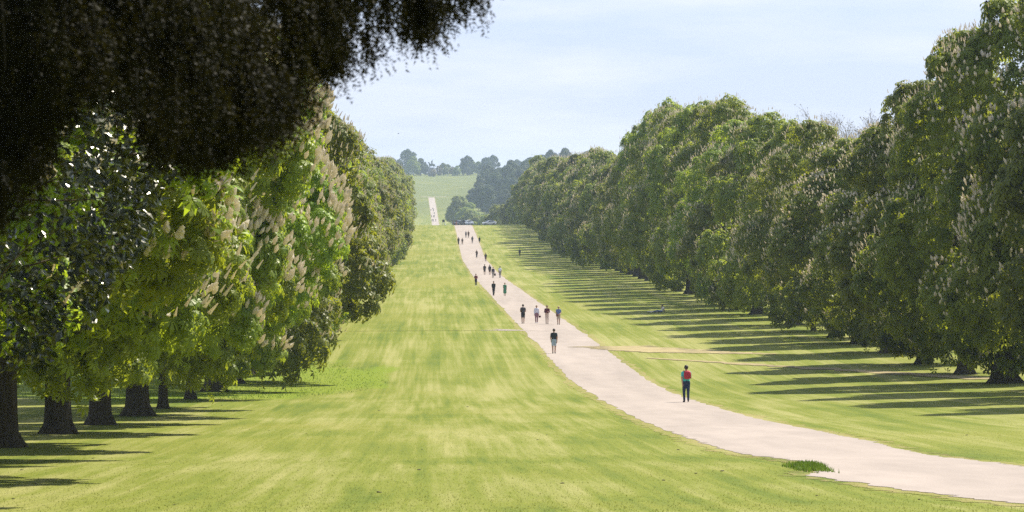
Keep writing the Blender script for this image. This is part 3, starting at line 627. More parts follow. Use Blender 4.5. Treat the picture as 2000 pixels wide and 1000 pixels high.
for i in range(9):                                        # boughs
    Yd = 13.4 + i * .52; e = np.array([yr.uniform(-.5, .55) * Yd / 15, Yd, yr.uniform(.85, 1.35)]); s_ = np.linspace(0, 1, 7)[:, None]
    st = np.array([ytx, yty, gz(ytx, yty) + yr.uniform(2.6, 3.6)]); Pb = st * (1 - s_) + e * s_ + np.array([0, 0, 1]) * (.35 * np.sin(s_ * 3.1)) + yr.normal(0, .04, (7, 3))
    Pb[:, 2] = np.maximum(Pb[:, 2], np.interp(Pb[:, 0] * 15 / Yd, EX, EZ) + .12)
    V, F = tube(Pb - og, np.linspace(.09, .012, 7), 7); obj('bough', mesh_np('bough', V, F, [M['dtwig']], smooth=True), yew)
# the rest of the crown, above the frame and over the trunk
n = 26000; c0 = np.array([-4.8, 15.5, 3.9]); d = nrm(yr.normal(0, 1, (n, 3))); P = c0 + d * yr.uniform(.45, 1, n)[:, None] ** .5 * np.array([5.4, 4.6, 2.9]); k = (P[:, 2] > 1.18 + .02 * yr.normal(0, 1, n)) | ((P[:, 0] < -2.9) & (P[:, 2] > .3)); P = P[k]; d = d[k]
Nn = nrm(d + yr.normal(0, .6, P.shape)); U, Wv = frames(Nn, np.array([0, 0, -1.]) + 0 * d, yr, .4)
SV = np.array([[0, 0, 0], [-.18, .3, 0], [.18, .35, .02], [-.12, .75, 0], [.12, .8, 0], [0, 1.1, -.05]]); SF = np.array([[0, 2, 1], [1, 2, 3], [2, 4, 3], [3, 4, 5]])
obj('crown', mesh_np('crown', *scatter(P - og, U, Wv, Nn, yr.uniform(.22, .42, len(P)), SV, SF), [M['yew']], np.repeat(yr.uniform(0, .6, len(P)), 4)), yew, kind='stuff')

# ------------------------------------------------------------------ people
CL = {}
def cloth(c, rough=.85):
    k = tuple(round(v, 3) for v in c)
    if k not in CL: CL[k] = plain('cloth_%02d' % len(CL), c, rough, .12, 14)
    return CL[k]
SKIN = (0.42, 0.25, 0.17)
def capsule(a, b, ra, rb, s=9):
    a = np.array(a, float); b = np.array(b, float); d = b - a; L_ = np.linalg.norm(d); u = d / max(L_, 1e-6)
    P = [a - u * ra * .98, a - u * ra * .72, a, b, b + u * rb * .72, b + u * rb * .98]; r = [ra * .15, ra * .7, ra, rb, rb * .7, rb * .15]
    return tube(P, r, s)
def remesh(mb, voxel):
    m = mb.mesh('tmp', []); o = bpy.data.objects.new('tmp', m); COL.objects.link(o)
    md = o.modifiers.new('r', 'REMESH'); md.mode = 'VOXEL'; md.voxel_size = voxel
    sm = o.modifiers.new('s', 'SMOOTH'); sm.factor = .5; sm.iterations = 2
    dg = bpy.context.evaluated_depsgraph_get(); me = bpy.data.meshes.new_from_object(o.evaluated_get(dg))
    bpy.data.objects.remove(o); bpy.data.meshes.remove(m); return me

def person(pos, h, face, label, top, bottom, sleeve='short', legs='long', hair=(.03, .02, .015), shoes=(.04, .03, .03), stride=.18, phase=1, arms=(.1, -.1), bend=(.15, .15), long_hair=False, detail=False, group=None, pose='walk', skin=SKIN, name='person', hat=None):
    """face: heading in degrees, 0 = away from the camera (+Y), 180 = towards it"""
    caps = []
    def C(a, b, ra, rb, *mats): caps.append((np.array(a, float), np.array(b, float), ra, rb, mats))
    sk, tp, bt, sh = 0, 1, 2, 3
    hipz = .93
    if pose == 'walk':
        for s in (-1, 1):
            f = stride * s * phase; hip = np.array([.085 * s, 0, hipz])
            ank = np.array([.075 * s, f, .085 + (.05 if f < -.08 else 0)]); kn = (hip + ank) / 2 + np.array([.01 * s, .045 + .04 * abs(f), .02])
            lm = {'long': ((2, bt),), 'short': ((.93, bt), (2, sk)), 'skirt': ((.9, bt), (2, sk)), 'dress': ((2, tp),)}[legs]; l2 = {'long': ((.97, bt), (2, sh)), 'short': ((.93, sk), (2, sh)), 'skirt': ((.93, sk), (2, sh)), 'dress': ((.6, tp), (.93, sk), (2, sh))}[legs]
            loose = .012 if legs in ('long', 'short') else 0
            C(hip, kn, .098 + loose, .064 + loose, *lm); C(kn, ank, .060 + (loose if legs == 'long' else 0), .042 + (loose * .8 if legs == 'long' else 0), *l2)
            toe = ank + np.array([.02 * s, .15, -.045 + (-.03 if f < -.08 else 0)]); heel = ank + np.array([0, -.03, -.045]); C(heel, toe, .042, .034, (2, sh))
            if legs == 'skirt': C(hip + [0, 0, .02], (hip + kn) / 2 + [0, 0, -.1], .12, .15, (2, bt))
            if legs == 'dress': C(hip + [0, 0, .02], kn + [0, 0, -.06], .12, .15, (2, tp))
        bm = tp if legs == 'dress' else bt
        C((-.06, 0, .96), (.06, 0, .96), .125, .125, (2, bm)); 
        for s in (-1, 1):
            C((.06 * s, 0, .99), (.065 * s, 0, 1.12), .112, .108, (2, tp)); C((.065 * s, 0, 1.12), (.085 * s, -.01, 1.32), .108, .115, (2, tp))
        C((-.145, 0, 1.415), (.145, 0, 1.415), .062, .062, (2, tp)); C((0, -.01, 1.36), (0, 0, 1.44), .10, .07, (2, tp))
        C((0, 0, 1.45), (0, .015, 1.56), .055, .052, (2, sk)); C((0, .02, 1.60), (0, .025, 1.665), .078, .088, (2, sk)); C((0, .06, 1.575), (0, .07, 1.60), .045, .05, (2, sk)); C((0, .105, 1.60), (0, .098, 1.635), .014, .011, (2, sk))
        for s in (-1, 1): C((.088 * s, .02, 1.605), (.092 * s, .012, 1.64), .013, .016, (2, sk))
        hands = []
        for q, s in enumerate((-1, 1)):
            sw, bd = arms[q], bend[q]; shd = np.array([.185 * s, 0, 1.40]); el = shd + np.array([.045 * s, math.sin(sw) * .28, -math.cos(sw) * .285]); wr = el + np.array([(-.02 if bd < .8 else -.12) * s, math.sin(sw + bd) * .25, -math.cos(sw + bd) * .25])
            sl = {'short': ((.72, tp), (2, sk)), 'long': ((2, tp),), 'none': ((.05, tp), (2, sk))}[sleeve]; s2 = ((.92, tp), (2, sk)) if sleeve == 'long' else ((2, sk),)
            C(shd, el, .058, .046 if sleeve != 'none' else .042, *sl); C(el, wr, .042, .030, *s2)
            hd = nrm(wr - el); C(wr, wr + hd * .085, .030, .034, (2, sk)); hands.append((wr + hd * .09, hd, s))
            if detail:
                fw = nrm(np.array([-.2 * s, .95, .1])); ac = nrm(fw - (fw @ hd) * hd)
                for f in range(4):
                    b0 = wr + hd * .09 + ac * (f - 1.5) * .021; lf = (.066, .078, .072, .055)[f]; m1 = b0 + hd * lf * .55; C(b0, m1, .0105, .0095, (2, sk)); C(m1, m1 + nrm(hd + np.array([-.5 * s, 0, 0])) * lf * .5, .0095, .008, (2, sk))
                b0 = wr + hd * .035 + ac * .034; C(b0, b0 + nrm(hd * .7 + ac * .8) * .055, .012, .0095, (2, sk))
            else: C(wr + hd * .09, wr + hd * .15 + np.array([-.015 * s, 0, 0]), .026, .016, (2, sk))
        headc = np.array([0, .02, 1.635])
    else:                                            # reclining on one arm, legs stretched out along -X
        C((0, 0, .12), (.05, 0, .14), .13, .13, (2, bt)); C((.05, 0, .16), (.18, 0, .42), .13, .14, (2, tp)); C((.17, -.15, .50), (.17, .15, .50), .075, .075, (2, tp))
        C((.17, 0, .53), (.14, 0, .62), .05, .05, (2, sk)); C((.11, 0, .68), (.10, 0, .74), .08, .088, (2, sk)); C((.02, 0, .69), (.025, 0, .72), .016, .012, (2, sk))
        for s in (-1, 1):
            kn = np.array([-.42, .09 * s, .22 if s < 0 else .15]); an = np.array([-.82, .09 * s, .08]); C((0, .08 * s, .13), kn, .10, .07, (2, bt)); C(kn, an, .066, .05, (.95, bt), (2, sh)); C(an, an + [-.05, 0, .12], .04, .035, (2, sh))
        C((.18, -.17, .48), (.30, -.22, .26), .055, .045, (.6, tp), (2, sk)); C((.30, -.22, .26), (.36, -.2, .05), .042, .032, (2, sk)); C((.36, -.2, .05), (.42, -.2, .035), .03, .025, (2, sk))
        C((.18, .17, .48), (.02, .2, .40), .055, .045, (.6, tp), (2, sk)); C((.02, .2, .40), (.0, .08, .62), .042, .03, (2, sk)); C((0, .08, .62), (.02, .06, .68), .03, .028, (2, sk))
        headc = np.array([.105, 0, .715]); hands = []
    mb = MB()
    for a, b, ra, rb, _ in caps: mb.add(*capsule(a, b, ra, rb))
    me = remesh(mb, .012 if detail else (.028 if pos[1] < 700 else .04))
    n = len(me.polygons); cen = np.empty(n * 3); me.polygons.foreach_get('center', cen); cen = cen.reshape(-1, 3)
    best = np.full(n, 9.); mi = np.zeros(n, int)
    for a, b, ra, rb, mats in caps:
        d = b - a; t_ = np.clip(((cen - a) @ d) / (d @ d), 0, 1); dist = np.linalg.norm(cen - (a + t_[:, None] * d), axis=1) - (ra + (rb - ra) * t_)
        mm = np.full(n, mats[-1][1])
        for lim, q in reversed(mats): mm = np.where(t_ <= lim, q, mm)
        k = dist < best; best = np.where(k, dist, best); mi = np.where(k, mm, mi)
    for c_ in (skin, top, bottom, shoes): me.materials.append(cloth(c_))
    me.polygons.foreach_set('material_index', mi.astype(np.int32)); me.polygons.foreach_set('use_smooth', np.ones(n, bool)); me.name = 'body'
    o = thing(name, label, 'person', pos, R(-face) if False else -R(face), group); k = h / 1.75; o.scale = (k, k, k)
    b = obj('body', me, o)
    mb = MB(); V, F = ico(headc + [0, -.012 if pose == 'walk' else 0, .022], .107, 12, 9, (.93, 1.0, 1.02)); V = V + RNG.normal(0, .003, V.shape)
    if pose == 'walk':
        cut = (V[:, 1] > headc[1] + .02) & (V[:, 2] < headc[2] + .045); V[cut] = headc + (V[cut] - headc) * .62
    else:
        cut = (V[:, 0] < headc[0] - .02) & (V[:, 2] < headc[2] + .045); V[cut] = headc + (V[cut] - headc) * .62
    mb.add(V, F)
    if long_hair: mb.add(*tube([headc + [0, -.05, .03], headc + [0, -.085, -.08], headc + [0, -.09, -.22]], [.085, .08, .05], 10))
    obj('hair', mb.mesh('hair', [cloth(hair, .6)], True), o)
    if hat: mb = MB(); mb.add(*ico(headc + [0, 0, .05], .115, 12, 7, (1, 1.05, .75))); mb.add(*tube([headc + [0, 0, .045], headc + [0, 0, .055]], [.17, .17], 14)); obj('hat', mb.mesh('hat', [cloth(hat)], True), o)
    if detail:                                        # eyes and mouth
        mb = MB()
        for s in (-1, 1): mb.add(*ico((.032 * s, .108, 1.635), .011, 8, 6))
        obj('eyes', mb.mesh('eyes', [cloth((.05, .04, .04), .3)], True), o); mb = MB(); mb.add(*ico((0, .116, 1.578), .01, 8, 5, (2.3, .8, .6))); obj('mouth', mb.mesh('mouth', [cloth((.35, .13, .11))], True), o)
    return o
def at(x, y, ymax=1205.0): return tuple(pix(x, y, ymax))
BLK = (.018, .018, .022)
p0 = at(1341, 787)
person(p0, 1.80, -6, 'man in teal shirt and navy jeans walking away, red pack on his back', (.07, .50, .45), (.018, .030, .075), stride=.11, phase=-1, arms=(-.42, .5), bend=(.15, 1.5), detail=True, hair=(.025, .018, .015))
# the red pack is a thing of its own
bp = thing('backpack', 'red rounded backpack on the back of the man in teal', 'backpack', p0, R(6)); k = 1.80 / 1.75; bp.scale = (k, k, k)
mb = MB(); V, F = ico((.025, -.17, 1.30), 1, 14, 11, (.175, .10, .20)); V[:, 0] = .025 + np.sign(V[:, 0] - .025) * .175 * np.abs((V[:, 0] - .025) / .175) ** .7; V[:, 2] = 1.30 + np.sign(V[:, 2] - 1.30) * .20 * np.abs((V[:, 2] - 1.30) / .20) ** .75; mb.add(V, F)
obj('bag', mb.mesh('bag', [cloth((.42, .018, .035), .6)], True), bp)
for s in (-1, 1): obj('strap', mesh_np('strap', *tube([(.10 * s, -.13, 1.44), (.115 * s, -.03, 1.495), (.115 * s, .07, 1.46), (.115 * s, .135, 1.34), (.13 * s, .10, 1.18), (.12 * s, -.10, 1.13)], [.026] * 6, 6), [cloth((.38, .016, .03), .6)], smooth=True), bp)
mb = MB(); V, F = ico((.025, -.255, 1.24), 1, 10, 7, (.12, .03, .085)); mb.add(V, F); obj('pocket', mb.mesh('pocket', [cloth((.36, .016, .03), .6)], True), bp)
person(at(1082, 691), 1.80, 4, 'man in black short-sleeved shirt and pale blue shorts alone on the path', (.014, .022, .026), (.32, .42, .50), legs='short', stride=.05, phase=1, arms=(.1, -.12), bend=(.5, .15), detail=True, hair=(.06, .04, .03))
person(at(1021.5, 632.5), 1.80, 0, 'man in dark grey t-shirt and black shorts, leftmost of four abreast', (.06, .055, .06), BLK, legs='short', stride=.06, arms=(.05, 0), bend=(.9, 1.3), detail=True)
person(at(1048, 631.5), 1.66, 180, 'woman in white top and mauve trousers, second from left of four abreast', (.66, .66, .76), (.26, .13, .16), sleeve='long', shoes=(.75, .73, .72), stride=.07, arms=(.05, .05), bend=(.1, .2), hair=(.28, .20, .12), detail=True)
hb = at(1048, 631.5); t = thing('handbag', 'small dark red handbag carried by the woman in white', 'bag', (hb[0] + .30, hb[1] - .05, hb[2] + .52))
mb = MB(); V, F = ico((0, 0, .1), 1, 10, 7, (.12, .06, .10)); mb.add(V, F); obj('bag', mb.mesh('bag', [cloth((.10, .03, .035))], True), t); obj('handle', mesh_np('handle', *tube([(-.08, 0, .18), (-.05, 0, .30), (.05, 0, .30), (.08, 0, .18)], [.008] * 4, 5), [cloth((.10, .03, .035))]), t)
person(at(1068.5, 633.5), 1.74, 180, 'person in maroon jumper and pale trousers, third of four abreast', (.10, .015, .03), (.62, .50, .42), sleeve='long', stride=.06, phase=-1, arms=(.1, .1), bend=(1.6, 1.1), hair=(.12, .07, .04), detail=True)
person(at(1091, 634.5), 1.70, 180, 'blond person in blue top and beige shorts, rightmost of four abreast', (.13, .20, .42), (.48, .40, .32), legs='short', stride=.08, arms=(0, .1), bend=(1.2, .3), hair=(.60, .46, .22), detail=True)
hb = at(1091, 634.5); t = thing('shoulder_bag', 'brown shoulder bag held by the blond person in blue', 'bag', (hb[0] - .12, hb[1] - .24, hb[2] + .80)); mb = MB(); V, F = ico((0, 0, .1), 1, 10, 7, (.14, .05, .12)); mb.add(V, F); obj('bag', mb.mesh('bag', [cloth((.16, .07, .05))], True), t)
obj('strap', mesh_np('strap', *tube([(-.1, 0, .18), (-.02, .04, .5), (.2, .10, .62)], [.012] * 3, 5), [cloth((.16, .07, .05))]), t)
person(at(964, 578), 1.80, 170, 'person all in black striding along the middle of the path', BLK, BLK, sleeve='long', stride=.17, arms=(-.5, .3), bend=(.1, .4))
person(at(986, 578), 1.62, 172, 'woman in a long green dress beside the striding person in black', (.06, .24, .13), (.06, .24, .13), sleeve='short', legs='dress', stride=.05, arms=(0, .45), bend=(.4, .1), hair=(.3, .2, .12))
person(at(929.5, 558.5), 1.70, 175, 'woman in red and dark top and white shoes on the left path edge', (.17, .025, .03), (.02, .02, .025), sleeve='long', shoes=(.8, .78, .75), stride=.08, arms=(.1, .3), bend=(1.2, 1.4), hair=(.12, .05, .03))
person(at(946.5, 537), 1.72, 0, 'walker in black top and dark shorts, leftmost of the middle four', (.03, .02, .025), (.04, .03, .04), legs='short', arms=(.1, .1), bend=(.4, 1.4), stride=.06)
person(at(956.5, 537), 1.68, 0, 'walker in dark top, second from left of the middle four', (.025, .02, .025), (.05, .03, .035), legs='short', stride=.05, sleeve='long')
person(at(963, 543), 1.70, 180, 'walker in black coat and pale trousers, third of the middle four', (.03, .015, .02), (.34, .30, .29), sleeve='long', stride=.10)
t = at(963, 543); tb = thing('tote_bag', 'black bag carried low by the walker in the black coat', 'bag', (t[0] + .30, t[1], t[2] + .35)); mb = MB(); mb.add(*box((0, 0, .17), (.26, .12, .34))); obj('bag', mb.mesh('bag', [cloth((.03, .02, .03))]), tb); obj('handle', mesh_np('handle', *tube([(-.08, 0, .33), (0, 0, .52), (.08, 0, .33)], [.012] * 3, 5), [cloth((.03, .02, .03))]), tb)
person(at(976.5, 543), 1.84, 0, 'man in white shirt and grey trousers, rightmost of the middle four', (.72, .74, .82), (.28, .26, .27), stride=.05, arms=(.1, -.2), bend=(.3, .6))
person(at(931, 504), 1.70, 180, 'brown-clad walker in the middle of the upper path', (.10, .06, .05), (.05, .035, .04), sleeve='long', arms=(0, .4), bend=(.2, .6), stride=.05)
person(at(948.5, 511), 1.72, 180, 'walker in black jacket and maroon trousers near the right path edge', BLK, (.14, .06, .075), sleeve='long', stride=.10)
person(at(1015, 501), 1.72, 0, 'dark-clad person alone on the right-hand grass', (.016, .02, .02), BLK, sleeve='long', stride=.12)
person(at(895.5, 478), 1.80, 0, 'walker in dark clothes by the left edge of the upper path', (.05, .03, .035), (.04, .025, .03), sleeve='long', stride=.05, hair=(.15, .1, .08))
person(at(903, 478), 1.60, 0, 'brown-haired short walker beside the one at the left path edge', (.09, .05, .045), (.28, .20, .17), sleeve='long', stride=.12, hair=(.10, .05, .03))
person(at(910, 464.5), 1.75, 180, 'walker in pale grey top, left of the pair nearest the crest', (.30, .28, .27), (.06, .06, .08), stride=.12)
person(at(915, 464.5), 1.78, 180, 'walker in brown jacket, right of the pair nearest the crest', (.13, .06, .04), (.10, .06, .05), sleeve='long', stride=.08)
person(at(922.5, 475.5), 1.78, 0, 'walker in navy jacket and grey trousers on the upper path', (.03, .03, .06), (.20, .17, .18), sleeve='long', stride=.08)
person(at(936.5, 475.5), 1.64, 180, 'walker in a black coat at the right edge of the upper path', BLK, (.02, .02, .03), sleeve='long', legs='skirt', stride=.05)
sp = at(1292, 611)
person(sp, 1.78, 0, 'person in white shirt and jeans reclining on the sunlit grass', (.74, .68, .58), (.10, .16, .30), pose='recline', hair=(.06, .03, .025), shoes=(.6, .55, .5))
t = thing('picnic_blanket', 'crumpled pale blanket on the grass by the reclining person', 'blanket', at(1279, 611)); bx = np.linspace(-.75, .55, 14); by = np.linspace(-.6, .6, 9); BX, BY = np.meshgrid(bx, by)
BZ = .03 + .07 * np.abs(np.sin(BX * 5.1 + BY * 2)) * np.exp(-(BX + .2) ** 2) + .03 * np.abs(np.sin(BY * 7)); ii = np.arange(126).reshape(9, 14); q = np.stack([ii[:-1, :-1], ii[:-1, 1:], ii[1:, 1:], ii[1:, :-1]], -1).reshape(-1, 4)
obj('cloth', mesh_np('cloth', np.stack([BX, BY, BZ], -1).reshape(-1, 3), q, [cloth((.66, .58, .46))], smooth=True), t)
FARP = [(845.5, 410, BLK), (846.5, 413.5, (.05, .04, .06)), (841.8, 413, (.08, .06, .08)), (848.3, 419, BLK), (842.5, 425, (.15, .08, .07)), (846.4, 425.5, (.05, .04, .05)), (848.6, 425, (.1, .06, .06)), (844, 433, (.05, .05, .07)), (846.2, 433, BLK), (851, 433, (.06, .06, .09))]
for x, y, c in FARP: person(at(x, y, 3000), 1.75, 0 if x > 845 else 180, 'tiny far-off walker on the distant stretch of the path', c, tuple(v * .8 for v in c), sleeve='long', group='tiny walkers beyond the crest')
person((8.1, 1203, gz(8.1, 1203)), 1.75, 180, 'walker in dark top and pink trousers beside the dark car', (.05, .03, .04), (.50, .27, .26), group=None)
person((7.2, 1206, gz(7.2, 1206)), 1.68, 90, 'walker in plum top left of the dark car', (.10, .05, .07), (.14, .08, .10), sleeve='long')
person((9.4, 1225.5, gz(9.4, 1225.5)), 1.85, 180, 'person in white shirt behind the dark car', (.70, .70, .74), (.05, .05, .08))
person((10.55, 1209, gz(10.55, 1209)), 1.85, 0, 'person in dark jacket by the silver car', (.03, .03, .05), (.03, .03, .05), sleeve='long')

# ------------------------------------------------------------------ cars and signs on the crest
paint = {}
def car_mat(name, c):
    m, t, b = mat(name); b.inputs['Base Color'].default_value = tuple(c) + (1,); b.inputs['Roughness'].default_value = .3; b.inputs['Coat Weight'].default_value = .6; b.inputs['Coat Roughness'].default_value = .08
    nz = noise(t, N(t, 'ShaderNodeTexCoord').outputs['Object'], 3, 3); t.links.new(ramp(t, nz, [(.3, tuple(v * .94 for v in c)), (.7, c)]), b.inputs['Base Color']); return m
GLASS = plain('dark_car_glass', (.02, .025, .03), .08, .1, 3, .6); TYRE = plain('tyre_rubber', (.02, .02, .02), .9); RIM = plain('wheel_rim', (.45, .45, .46), .35, .1, 3, .5, .7); LAMP = plain('lamp_glass', (.7, .7, .68), .1); RED = plain('tail_lamp', (.45, .02, .02), .2)
def car(pos, rz, c, label):
    """nose to -X; lofted body, glazing set into it"""
    t = thing('parked_car', label, 'car', pos, rz); pm = car_mat('car_paint_%d' % len(paint), c); paint[label] = pm
    xs = [-2.18, -2.10, -1.75, -1.0, -.75, -.2, .6, 1.35, 1.85, 2.12, 2.18]; lo = [.42, .26, .22, .22, .22, .22, .22, .22, .24, .30, .45]; hi = [.60, .74, .84, .93, .96, .98, .99, 1.0, 1.0, .95, .80]; wd = [.62, .78, .86, .89, .89, .90, .90, .89, .87, .80, .70]
    V, F = [], []
    for x, l, h_, w in zip(xs, lo, hi, wd):
        V += [(x, -w * .92, l), (x, -w, l + (h_ - l) * .45), (x, -w * .97, l + (h_ - l) * .8), (x, -w * .88, h_), (x, w * .88, h_), (x, w * .97, l + (h_ - l) * .8), (x, w, l + (h_ - l) * .45), (x, w * .92, l)]
    n = len(xs)
    for i in range(n - 1):
        for q in range(8):
            a = i * 8 + q; b = i * 8 + (q + 1) % 8; F += [(a, b, a + 8), (b, b + 8, a + 8)]
    for q in range(1, 7): F += [(0, q + 1, q), ((n - 1) * 8, (n - 1) * 8 + q, (n - 1) * 8 + q + 1)]
    body = obj('body', mesh_np('body', V, F, [pm]), t)
    cx = [-.85, -.25, .55, 1.25, 1.95]; cz = [.95, 1.40, 1.47, 1.42, 1.02]; cw = [.78, .66, .66, .66, .74]; V = []
    for x, z, w in zip(cx, cz, cw): V += [(x, -w, z), (x, w, z)]
    for x, w in ((-.85, .80), (-.2, .80), (.55, .80), (1.3, .80), (1.95, .76)): V += [(x, -w, .95), (x, w, .95)]
    F = []
    for i in range(4): F += [(2*i, 2*i + 2, 2*i + 1), (2*i + 1, 2*i + 2, 2*i + 3), (2*i, 10 + 2*i, 2*i + 2), (2*i + 2, 10 + 2*i, 12 + 2*i), (2*i + 1, 2*i + 3, 11 + 2*i), (2*i + 3, 13 + 2*i, 11 + 2*i)]
    obj('cabin', mesh_np('cabin', V, F, [pm]), t)
    def win(pts):
        c_ = np.mean(pts, 0); nn = np.cross(np.array(pts[1]) - pts[0], np.array(pts[2]) - pts[0]); nn = nn / np.linalg.norm(nn)
        if nn @ (c_ - np.array([.4, 0, .9])) < 0: nn = -nn
        A = np.array(pts) + nn * .012; B = np.array(pts) - nn * .01; k_ = len(pts); Vv = np.vstack([A, B]); Ff = [(0, i, i + 1) for i in range(1, k_ - 1)]
        for i in range(k_): q = (i + 1) % k_; Ff += [(i, i + k_, q), (q, i + k_, q + k_)]
        obj('window', mesh_np('window', Vv, Ff, [GLASS]), t)
    for s in (-1, 1):
        win([(-.52, .775 * s, 1.0), (-.12, .695 * s, 1.34), (.45, .69 * s, 1.38), (.45, .78 * s, 1.0)]); win([(.53, .78 * s, 1.0), (.53, .69 * s, 1.38), (1.15, .685 * s, 1.35), (1.55, .76 * s, 1.0)])
    win([(-.80, -.70, 1.0), (-.80, .70, 1.0), (-.30, .60, 1.37), (-.30, -.60, 1.37)]); win([(1.90, -.66, 1.06), (1.90, .66, 1.06), (1.32, .58, 1.38), (1.32, -.58, 1.38)])
    for x in (-1.38, 1.35):
        for s in (-1, 1):
            w = obj('wheel', mesh_np('wheel', *tube([(x, .70 * s, .32), (x, .91 * s, .32)], [.32, .32], 18), [TYRE], smooth=False), t); obj('rim', mesh_np('rim', *tube([(x, .90 * s, .32), (x, .925 * s, .32)], [.20, .19], 14), [RIM]), w)
    for s in (-1, 1):
        obj('headlight', mesh_np('headlight', *ico((-2.10, .60 * s, .66), .11, 8, 6, (.6, 1.3, .7)), [LAMP], smooth=True), t); obj('tail_light', mesh_np('tail_light', *ico((2.10, .66 * s, .82), .10, 8, 6, (.6, .9, 1.1)), [RED], smooth=True), t)
        obj('mirror', mesh_np('mirror', *ico((-.62, .98 * s, 1.0), .09, 8, 6, (.7, 1, .8)), [pm], smooth=True), t)
    return t
car((18.45, 1215, gz(18.45, 1215) + .03), R(12), (.78, .78, .80), 'white estate car parked on the grass crest right of the path')
car((9.0, 1214.5, gz(9, 1214.5) + .03), R(62), (.012, .014, .018), 'black car at the top of the gravel path')
car((11.4, 1218, gz(11.4, 1218) + .03), R(35), (.55, .60, .66), 'silver-blue car just behind the black one')
x, y = 4.15, 1206; t = thing('notice_board', 'black square notice board on pale legs left of the cars', 'sign', (x, y, gz(x, y))); wht = plain('white_paint', (.75, .74, .70)); obj('board', mesh_np('board', *box((0, 0, 1.35), (.72, .06, .80)), [plain('black_board', (.012, .016, .012), .5)]), t)
for s in (-1, 1): obj('leg', mesh_np('leg', *box((.26 * s, 0, .45), (.16, .05, 1.0)), [wht]), t)
x = 4.75; bg_ = thing('bollard', 'low white bollard beside the notice board', 'bollard', (x, 1204, gz(x, 1204))); mb = MB(); mb.add(*tube([(0, 0, -.05), (0, 0, .3), (0, 0, .42)], [.16, .15, .06], 10)); obj('post', mb.mesh('post', [wht], True), bg_)
x, y = 12.05, 1208; t = thing('sign_post', 'thin dark post with two small pale sign plates near the cars', 'sign', (x, y, gz(x, y))); obj('post', mesh_np('post', *tube([(0, 0, -.1), (0, 0, 1.95)], [.045, .045], 8), [plain('dark_metal', (.05, .05, .05))]), t)
for s in (-1, 1): obj('plate', mesh_np('plate', *box((.23 * s, -.06, 1.72), (.34, .03, .42)), [plain('pale_plate', (.72, .70, .58))]), t)

# ------------------------------------------------------------------ statue on the far hilltop
X, Y = (843.5 - VX) / FPX * 3625, 3625.0; g0 = gz(X, Y)
t = thing('equestrian_statue', 'dark horse-and-rider statue on a rock plinth among the hilltop trees', 'statue', (X, Y, g0))
mb = MB(); V, F = ico((0, 0, 3.2), 1, 12, 8, (4.2, 2.6, 4.6)); V += np.random.default_rng(2).normal(0, .22, V.shape); mb.add(V, F); obj('plinth', mb.mesh('plinth', [M['stone']]), t)
mb = MB(); z = 7.0
mb.add(*capsule((-1.6, 0, z + 3.2), (1.5, 0, z + 3.1), 1.05, 1.1)); mb.add(*capsule((1.8, 0, z + 3.4), (2.6, 0, z + 5.2), .85, .5)); mb.add(*capsule((2.6, 0, z + 5.2), (3.5, 0, z + 4.9), .48, .30)); mb.add(*capsule((-2.4, 0, z + 3.4), (-3.3, 0, z + 1.2), .32, .22))
for xx, dy in ((-1.7, .5), (-1.9, -.5), (1.6, .5), (1.9, -.5)): mb.add(*capsule((xx, dy, z + 2.4), (xx + (.5 if xx > 1.8 else 0), dy, z + 1.2), .42, .25)); mb.add(*capsule((xx + (.5 if xx > 1.8 else 0), dy, z + 1.2), (xx, dy, z + .05), .24, .2))
obj('horse', remesh(mb, .16), t); bpy.data.objects[-1] if False else None
mb = MB(); mb.add(*capsule((-.1, 0, z + 4.0), (0, 0, z + 5.7), .62, .68)); mb.add(*capsule((0, 0, z + 6.5), (0, 0, z + 6.8), .38, .40)); mb.add(*capsule((0, 0, z + 5.9), (0, 0, z + 6.4), .3, .25))
for s in (-1, 1): mb.add(*capsule((0, .7 * s, z + 3.9), (.8, 1.0 * s, z + 2.6), .36, .28)); mb.add(*capsule((.8, 1.0 * s, z + 2.6), (.5, 1.0 * s, z + 1.6), .27, .2))
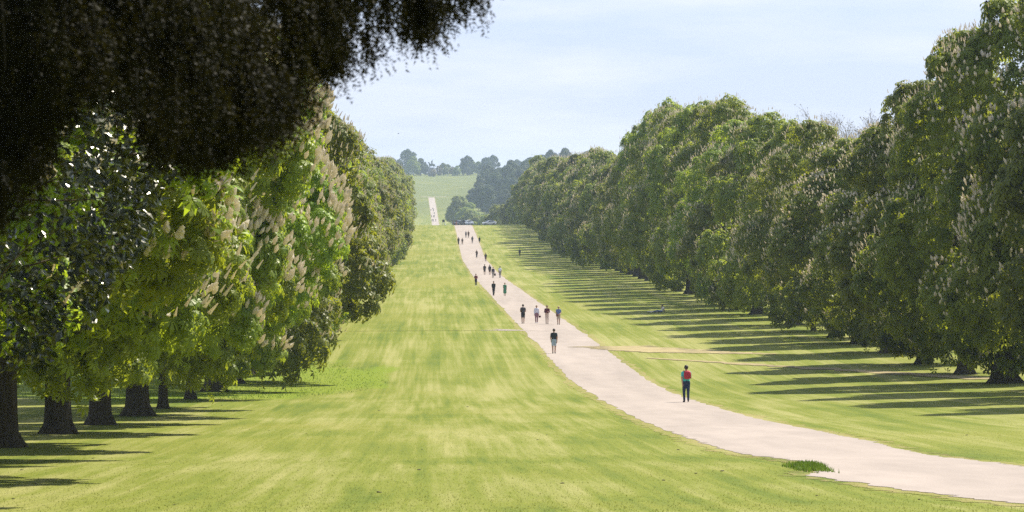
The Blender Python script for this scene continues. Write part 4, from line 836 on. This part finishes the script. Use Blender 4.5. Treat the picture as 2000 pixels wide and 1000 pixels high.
mb.add(*capsule((0, .6, z + 5.8), (-.7, .9, z + 6.6), .26, .22)); mb.add(*capsule((-.7, .9, z + 6.6), (-.6, .9, z + 7.9), .21, .14)); mb.add(*capsule((0, -.6, z + 5.8), (.8, -.7, z + 5.0), .26, .2))
obj('rider', remesh(mb, .12), t)
for o in t.children:
    if not o.data.materials: o.data.materials.append(M['bronze'])
t.rotation_euler = (0, 0, R(180)); t.scale = (1.05, 1.05, 1.05)

# ------------------------------------------------------------------ birds
def bird(X, Y, Z, label, span):
    t = thing('bird', label, 'bird', (X, Y, Z)); bm = cloth((.03, .03, .035)); mb = MB(); mb.add(*ico((0, 0, 0), span * .2, 8, 6, (1.5, .55, .5))); mb.add(*ico((span * .32, 0, .02), span * .09, 8, 5)); obj('body', mb.mesh('body', [bm], True), t)
    for s in (-1, 1): obj('wing', mesh_np('wing', np.array([(.12, 0, 0), (-.12, 0, 0), (.05, .25 * s, .16), (-.13, .27 * s, .15), (-.1, .5 * s, .1)]) * span + [0, 0, .01], [(0, 2, 1), (1, 2, 3), (2, 4, 3)], [bm]), t)
bird((1929 - VX) / FPX * 150, 150, (VY - 3) / FPX * 150, 'small dark bird at the top edge of the sky on the right', .30)
bird((778 - VX) / FPX * 400, 400, (VY - 261) / FPX * 400, 'tiny bird in the sky beside the left row of trees', .25)

# ------------------------------------------------------------------ air
x0, x1, y0, y1, z0, z1 = -3100, 3100, -150, 7100, -45, 75
V, F = box(((x0 + x1) / 2, (y0 + y1) / 2, (z0 + z1) / 2), (x1 - x0, y1 - y0, z1 - z0))
hm_ = bpy.data.materials.new('air'); hm_.use_nodes = True; ht = hm_.node_tree; ht.nodes.clear()
pv = ht.nodes.new('ShaderNodeVolumePrincipled'); pv.inputs['Color'].default_value = (.66, .82, 1.0, 1); pv.inputs['Density'].default_value = 0.85e-4; pv.inputs['Anisotropy'].default_value = 0.0
ho = ht.nodes.new('ShaderNodeOutputMaterial'); ht.links.new(pv.outputs[0], ho.inputs['Volume'])
obj('haze', mesh_np('haze', V, F, [hm_]), kind='stuff', label='thin bluish haze in the air', category='haze')
